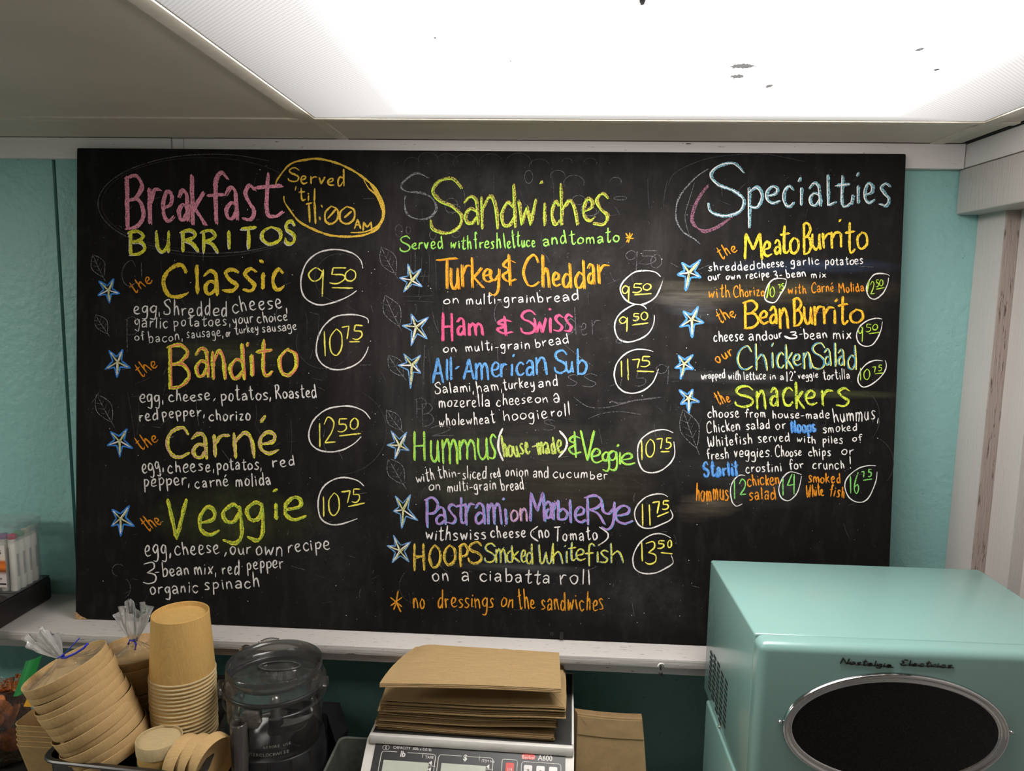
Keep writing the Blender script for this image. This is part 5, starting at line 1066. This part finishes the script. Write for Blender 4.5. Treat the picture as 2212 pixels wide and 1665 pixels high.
for (px0, py0, px1) in ((829, 1641, 927), (954, 1648, 1050)):
    x0, y0 = onp(px0, py0); x1, _ = onp(px1, py0+4); mb = MB(); pbox(mb, x0, y0, x1, y0+.05, .0003, .0008); mb.build('display', LCD, sl)
for i, (px, py) in enumerate(((930, 1648), (928, 1662), (1054, 1656))):
    x, y = onp(px, py); mb = MB(); mb.add([MP @ Vector(v) for v in ((x-.0028, -y, .0009), (x+.0022, -y-.0038, .0009), (x+.0022, -y+.0038, .0009))], [(0, 1, 2)]); mb.build('pointer', WHT, sl)
ptext('lettering', 'lb', 864, 1634, .0125, bold=.0003); ptext('lettering', '$', 1000, 1642, .0125, bold=.0003); ptext('lettering', 'TARE', 918, 1638, .0062); ptext('lettering', 'ITEM No', 1040, 1646, .0058)
ptext('lettering', 'CAPACITY  30lb x 0.01lb', 849, 1617, .0062); ptext('lettering', 'A600', 1162, 1642, .0118, sx_=.92, bold=.0002)
x, y = onp(834, 1614.5); mb = MB()
for dx_ in (-.0022, .0022): mb.tube([MP @ Vector((x+dx_+.0034*math.cos(t_), -y+.0034*math.sin(t_), .0007)) for t_ in [2*math.pi*k/16 for k in range(17)]], .0004, 5)
mb.build('emblem', WHT, sl)
x0, y0 = onp(1127, 1629); x1, y1 = onp(1156, 1643); mb = MB(); loft(mb, [[MP @ Vector((p[0], p[1], z)) for p in rrect(x0, x1, -y1+.001, -y0+.001, 0, .0042, 5)] for z in (.0003, .0009)], cap1=True, smooth=False); mb.build('badge', REDK, sl)
o = ptext('badge_lettering', 'Berkel', 1141, 1640, .0082, plain('badge_print', (.75, .55, .5), .5), 'CENTER'); o.location += pn_*.0003
def key(px, py, mat, body, s=.0085, tm=INK):
    x, y = onp(px, py); mb = MB(); loft(mb, [[MP @ Vector((p[0], p[1], z)) for p in rrect(x-.0068, x+.0068, -y-.016, -y, 0, .0018, 4)] for z in (.0003, .0014, .0016)], cap1=True, smooth=False); kk = mb.build('key', mat, sl)
    t_ = text_mesh('key_lettering', body, s, MP @ Matrix.Translation((x, -y-.0125, .0019)), tm, sl, .0001, 'CENTER'); t_.parent = kk
KEY = plain('white_key', (.66, .63, .61), .4)
key(1102, 1648, REDK, '1/4', .0070, WHT); key(1141, 1653, KEY, '7'); key(1168, 1655, KEY, '8'); key(1195, 1657, KEY, '9')
# ================================================================== folded paper bags
KB = kraft('bag_paper', (.335, .225, .105), .8, (3, 40, 3)); KB2 = kraft('bag_paper_dull', (.30, .19, .09), .8, (3, 40, 3)); KB3 = kraft('bag_paper_light', (.42, .285, .14), .8, (3, 40, 3))
def lerp(a, b, t): return a+(b-a)*t
def ss(t): t = max(0, min(1, t)); return t*t*(3-2*t)
rb = random.Random(21)
X0, X1 = -.272, .030
zb = []      # lower stack: profile (left, middle, right heights) of each bag's upper side
def pile(n, z0, dl, dm, dr, gap=(0, 0, 0), zs=(0, 0, 0)):
    for i in range(n): zb.append((z0[0]+gap[0]+dl*(i+1), z0[1]+gap[1]+dm*(i+1), z0[2]+gap[2]+dr*(i+1)))
zp = SPZ+.0006
pile(6, (zp, zp, zp), .0026, .0019, .0019)
pile(7, zb[-1], .0026, .0021, .0027, (.0002, .0052, .0118))
pile(9, zb[-1], .0027, .0027, .0025, (.0024, .0060, .0012))
NB = len(zb)
def bag_at(i, zl, zm, zr, x0, x1, y0, y1, mat, label, flap=False, lift=None):
    b = thing('paper_bag', label, 'paper bag', ((x0+x1)/2, (y0+y1)/2, zm), 'folded kraft bags on the scale')
    sk = ex.y/ex.x; p = rb.uniform(0, 6)
    def z_(u, v): 
        base = lerp(zl, zm, ss(u/.45)) if u < .45 else lerp(zm, zr, ss((u-.45)/.55))
        return base
    def fn(off, u, v):
        x = lerp(x0, x1, u)+.0015*math.sin(p+5*v); y = lerp(y0, y1, v)+sk*(x-X0)
        return (x, y, z_(u, v)+off)
    mb = MB()
    mb.sheet(lambda u, v: fn(0, u, v), 18, 3, .0011)
    mb.sheet(lambda u, v: fn(-.0011, u, lerp(.10, 1, v)), 18, 2, .0005)
    mb.build('sheet', mat, b)
    return b, fn
for i, (zl, zm, zr) in enumerate(zb):
    g = 0 if i < 6 else 1 if i < 13 else 2
    x0 = X0-[.006, .003, -.004][g]+rb.uniform(-.0025, .0025); x1 = [X1-.010, X1-.006, X1+.008][g]+rb.uniform(-.003, .003)
    y0 = [-.271, -.271, -.278][g]+rb.uniform(-.004, .004)
    k = NB-1-i
    lab = 'folded kraft paper bag, %s below the lifted top bags on the scale' % (ORD[k] if k else 'first')
    b, fn = bag_at(i, zl, zm, zr, x0, x1, y0, y0+.145, [KB2, KB, KB][g] if rb.random() < .8 else KB3, lab)
    if i == NB-1:     # its folded square bottom shows at the right
        mb = MB(); mb.sheet(lambda u, v: (lambda q: (q[0], q[1], q[2]))(fn(.0013, .70+.296*u, .012+.975*v)), 8, 3, .0005); fl = mb.build('bottom_flap', KB, b)
        mb = MB()
        for a, c in (((.70, .02), (.745, .24)), ((.992, .02), (.93, .30)), ((.70, .02), (.70, .9))):
            mb.tube([Vector(fn(.0014, lerp(a[0], c[0], t_), lerp(a[1], c[1], t_))) for t_ in (0, .33, .66, 1)], .00035, 4)
        mb.build('crease', KB2, b)
# the lifted bags on top, backs resting towards the shelf
TF0, TF1, TB0, TB1 = aty(820, 1476, -.300), aty(1212, 1488, -.292), atz(884, 1389, 1.184), atz(1208, 1409, 1.180)
TM0 = aty(838, 1440, -.272)
for j in range(3):
    lab = ['lowest of the three lifted kraft bags on the scale stack', 'middle of the three lifted kraft bags on the scale stack', 'topmost flat kraft bag lying over the stack on the scale'][j]
    b = thing('paper_bag', lab, 'paper bag', (-.12, -.25, 1.165), 'folded kraft bags on the scale'); dz = -.0023*(2-j)
    def fn(off, u, v, dz=dz, j=j):
        f = TF0.lerp(TF1, u); bk_ = TB0.lerp(TB1, u)
        x = lerp(f.x, bk_.x, v); y = lerp(f.y, bk_.y, v)
        z = lerp(f.z, bk_.z, v**.8)+.0032*math.sin(math.pi*v)*(1-.3*u)+.0025*math.sin(math.pi*u)*(1-v)-.002*(1-v)*(1-u)*0
        z += .006*ss((.16-u)/.16)*(-v)                     # the far left corner curls down
        z -= .0008*math.exp(-((v-.47+.05*u)/.012)**2)*(j == 2)      # a crease along it
        z -= .0006*math.exp(-((u-.70)/.006)**2)*(j == 2)
        x += (.012*ss((.1-u)/.1)*v*v)
        return (x+.0012*(2-j)*0, y-.0006*(2-j), z+off+dz)
    mb = MB(); mb.sheet(lambda u, v: fn(0, u, v), 60, 30, .0005); mb.sheet(lambda u, v: fn(-.0010, u, v), 30, 8, .0005); mb.sheet(lambda u, v: fn(-.0004, u, lerp(.06, 1, v)), 30, 3, .0008)
    mb.build('sheet', KB, b)
# --- bundle of bags standing against the wall, right of the scale
for j in range(9):
    lab = 'kraft paper bag standing beside the scale keypad, %s from the front' % (['frontmost', 'second', 'third', 'fourth', 'fifth', 'sixth', 'seventh', 'eighth', 'ninth'][j]) if j else 'frontmost standing kraft bag with folded bottom flap beside the scale'
    b = thing('paper_bag', lab, 'paper bag', (.125, -.2+.0027*j, ZK), 'kraft bags standing in a bundle')
    t0, t1 = aty(1248, 1549, -.2), aty(1389, 1561, -.2)
    def fn(u, v, j=j):
        zt = lerp(t0.z, t1.z, u)-.0022*math.sin(math.pi*u)-.0006*j
        x = lerp(t0.x+.0005*j, t1.x+.0002*j, u)-.0022*j*(1-u)*.5*1.0
        x += (.0165*(1-v)**.8*ss((u-.5)/.5)+.004*(1-v)*u)*1.0
        return (x, -.2+.0028*j+.012*v-.006*u*(1-v), lerp(ZK+.001, zt, v))
    mb = MB(); mb.sheet(fn, 12, 12, .0007, nrm=(0, 1, 0)); mb.sheet(lambda u, v: (lambda q: (q[0], q[1]+.0011, q[2]))(fn(u, v)), 12, 12, .0007, nrm=(0, 1, 0)); mb.build('sheet', KB3 if j == 0 else KB2, b)
    if j == 0:
        zf = aty(1252, 1592, -.2).z; vv = (zf-ZK)/(t0.z-ZK)
        mb = MB(); mb.sheet(lambda u, v: (lambda q: (q[0], q[1]-.0014+.0004*v, q[2]))(fn(.004+.985*u, lerp(vv+.02*u*0, .985, v))), 10, 5, .0008, nrm=(0, 1, 0)); mb.build('bottom_flap', KB3, b)
        mb = MB(); mb.tube([Vector(fn(a, c))-Vector((0, .0024, 0)) for a, c in ((.05, .985), (.10, .955), (.15, .93))], .0003, 4); mb.build('crease', KB2, b)
# ================================================================== the microwave
MX0, MX1, MYB, MYS, MYD, MZ0, MZ1 = .2826, .7290, -.190, -.466, -.494, 1.1165, 1.3510
mw = thing('microwave', 'retro turquoise microwave with oval door window', 'microwave', ((MX0+MX1)/2, (MYB+MYD)/2, ZK))
NM = NT('turquoise_enamel'); NM.pr(.24, 0, .5, .35)
_f = NM.ramp(NM.noise(24, 6, None, .75), .715, .735); NM.base(NM.mix(_f, (.20, .345, .32), (.10, .16, .15))); TQM = NM.m
mb = MB(); mb.box((MX0, MYS, MZ0), (MX1, MYB, MZ1), bev=.0035, seg=3); mb.build('case', TQM, mw, wn=True)
mb = MB(); mb.box((MX0+.003, MYS-.0030, MZ0+.002), (MX1-.003, MYS+.0002, MZ1-.0040)); mb.build('door_gap', DARK, mw)
# door: rounded slab with an oval opening
XO, ZO = aty(1932, 1571, MYD).x, aty(1932, 1578, MYD).z; OA = (aty(2176, 1590, MYD).x-aty(1687, 1570, MYD).x)/2; OB = aty(1932, 1452, MYD).z-ZO
bm = bmesh.new(); bmesh.ops.create_cube(bm, size=1)
for v in bm.verts: v.co = Vector((lerp(MX0-.0005, MX1+.0005, v.co.x+.5), lerp(MYD, MYS-.0030, v.co.y+.5), lerp(MZ0-.004, MZ1+.0004, v.co.z+.5)))
es = [e for e in bm.edges if sum(1 for v in e.verts if abs(v.co.y-MYD) < 1e-6) == 2 or (abs(e.verts[0].co.y-e.verts[1].co.y) > .01)]
bmesh.ops.bevel(bm, geom=es, offset=.0125, segments=6, affect='EDGES', profile=.5)
mb = MB(); mb.bm(bm, 0, None, True); dr = mb.build('door', TQM, mw, wn=True)
def oval(rx, rz, y, n=96): return [(XO+rx*math.cos(2*math.pi*k/n), y, ZO+rz*math.sin(2*math.pi*k/n)) for k in range(n)]
mb = MB(); loft(mb, [oval(OA, OB, MYD+.001), oval(OA-.0005, OB-.0005, MYD-.004), oval(OA-.003, OB-.003, MYD-.0062), oval(OA-.0055, OB-.0055, MYD-.0045), oval(OA-.0075, OB-.0075, MYD-.0018), oval(OA-.0095, OB-.0095, MYD-.0030), oval(OA-.0115, OB-.0115, MYD-.0034), oval(OA-.0130, OB-.0130, MYD-.0012)]); 
rg = mb.build('window_trim', plain('chrome', (.50, .50, .51), .06, 1.0, vary=.02), mw); rg.parent = mw
GW = NT('microwave_glass'); GW.pr(.07, 0, .25); _v = GW.n('ShaderNodeTexVoronoi'); _v.inputs['Scale'].default_value = 520; GW.l(GW.tc, _v.inputs[0]); GW.base(GW.mix(GW.ramp(_v.outputs[0], .30, .42), (.010, .0095, .009), (.0035, .0033, .0033)))
mb = MB(); mb.add(oval(OA-.0120, OB-.0120, MYD-.0014), [tuple(range(96))]); mb.build('window', GW.m, mw, fix=True)
mb = MB()
for sg in (-1, 1): mb.lathe([(0, .004), (.0018, .0035), (.0024, 0)], 12, Matrix.Translation((XO+sg*(OA+.0030), MYD, ZO+.006)) @ Matrix.Rotation(math.radians(90), 4, 'X'))
mb.build('trim_screw', plain('trim_screw_metal', (.5, .5, .5), .2, .9), mw)
# raised script on the door
SCR = plain('script_badge', (.016, .014, .014), .25, .5); mb = MB()
def script(t, px0, py0, px1, py1, xh, asc, r_):
    tot = 0; plan = []
    for chh in t:
        w_, st = GL[chh]; plan.append((tot, st, chh)); tot += w_*(1.2 if chh.isupper() else 1)+.06
    p0, p1 = aty(px0, py0, MYD), aty(px1, py1, MYD); q = (p1.x-p0.x)/tot
    for ox, st, chh in plan:
        up = asc if chh in ASC or chh in 'NE' else xh
        for stn in st:
            for run in smooth(stn, .12):
                pts = []
                for (a, b) in run:
                    Z = b*up if b <= 1 else up+(b-1)*xh
                    if b < 0: Z = b*xh*.8
                    X = ox*q+a*q*(1.2 if chh.isupper() else 1)
                    pts.append((p0.x+X+.28*Z, MYD-.0010, p0.z+(p1.z-p0.z)*X/(p1.x-p0.x)+Z))
                mb.tube(pts, r_, 6)
    mb.tube([(p0.x+q*.9, MYD-.0009, p0.z+.0004), (lerp(p0.x, p1.x, .5), MYD-.0009, lerp(p0.z, p1.z, .5)+.0006), (p1.x+.002, MYD-.0009, p1.z+.0004)], r_*.8, 6)
glyph('N', .8, '.08,0 .14,1 .14,1 .66,.02 .66,.02 .72,1'); glyph('E', .7, '.62,.92 .3,1 .14,.76 .36,.54 .08,.26 .28,.02 .64,.1')
script('Nostalgia', 1813, 1432, 1926, 1441, .0037, .0078, .00085); script('Electrics', 1941, 1436, 2056, 1442, .0037, .0078, .00085); mb.build('badge', SCR, mw)
# vents in the left side
mb = MB()
for k in range(5):
    yk = -.222-.0265*k
    for i in range(14):
        zk = 1.2085-.0088*i-.0022*(k % 2)
        d = math.hypot((yk+.288)/.082, (zk-1.170)/.044)
        if d > 1.02+.12*(k == 0): continue
        mb.box((MX0-.0004, yk-.0185, zk), (MX0+.0003, yk-.0015, zk+.0046), 0, Matrix.Translation((MX0, yk, zk)) @ Matrix.Rotation(math.radians(0), 4, 'X') @ Matrix.Translation((-MX0, -yk, -zk)))
mb.build('vent', plain('vent_black', (.004, .005, .005), .8), mw)
mb = MB(); mb.box((MX0-.0030, MYS-.006, ZK+.012), (MX1+.003, MYB-.034, MZ0-.0005), bev=.004, seg=3); mb.build('lower_housing', TQM, mw, wn=True)
q = atx(1553, 1569, MX0); mb = MB(); mb.lathe([(0, .0016), (.0024, .0012), (.003, 0)], 14, Matrix.Translation((MX0, q.y, q.z)) @ Matrix.Rotation(math.radians(-90), 4, 'Y')); mb.build('screw', plain('side_screw', (.45, .5, .42), .25, .8), mw)
for fx_, fy_ in ((MX0+.04, MYS+.03), (MX1-.04, MYS+.03), (MX0+.04, MYB-.07), (MX1-.04, MYB-.07)):
    mb = MB(); mb.lathe([(0, 0), (.014, 0), (.015, .013), (0, .013)], 20, Matrix.Translation((fx_, fy_, ZK+.0003))); mb.build('foot', BLK, mw)
# a thing made of one piece is that piece itself
for o in [o for o in COL.objects if o.type == 'EMPTY' and o.parent is None and len(o.children) == 1]:
    ch = o.children[0]
    if ch.children or o.name.split('.')[0] in ('chalkboard',): continue
    nm = o.name; mw_ = Matrix.LocRotScale(o.location, o.rotation_euler, o.scale)
    for k in ('label', 'category', 'group'):
        if k in o: ch[k] = o[k]
    bpy.data.objects.remove(o); ch.parent = None; ch.matrix_world = mw_; ch.name = nm
bpy.context.view_layer.update()
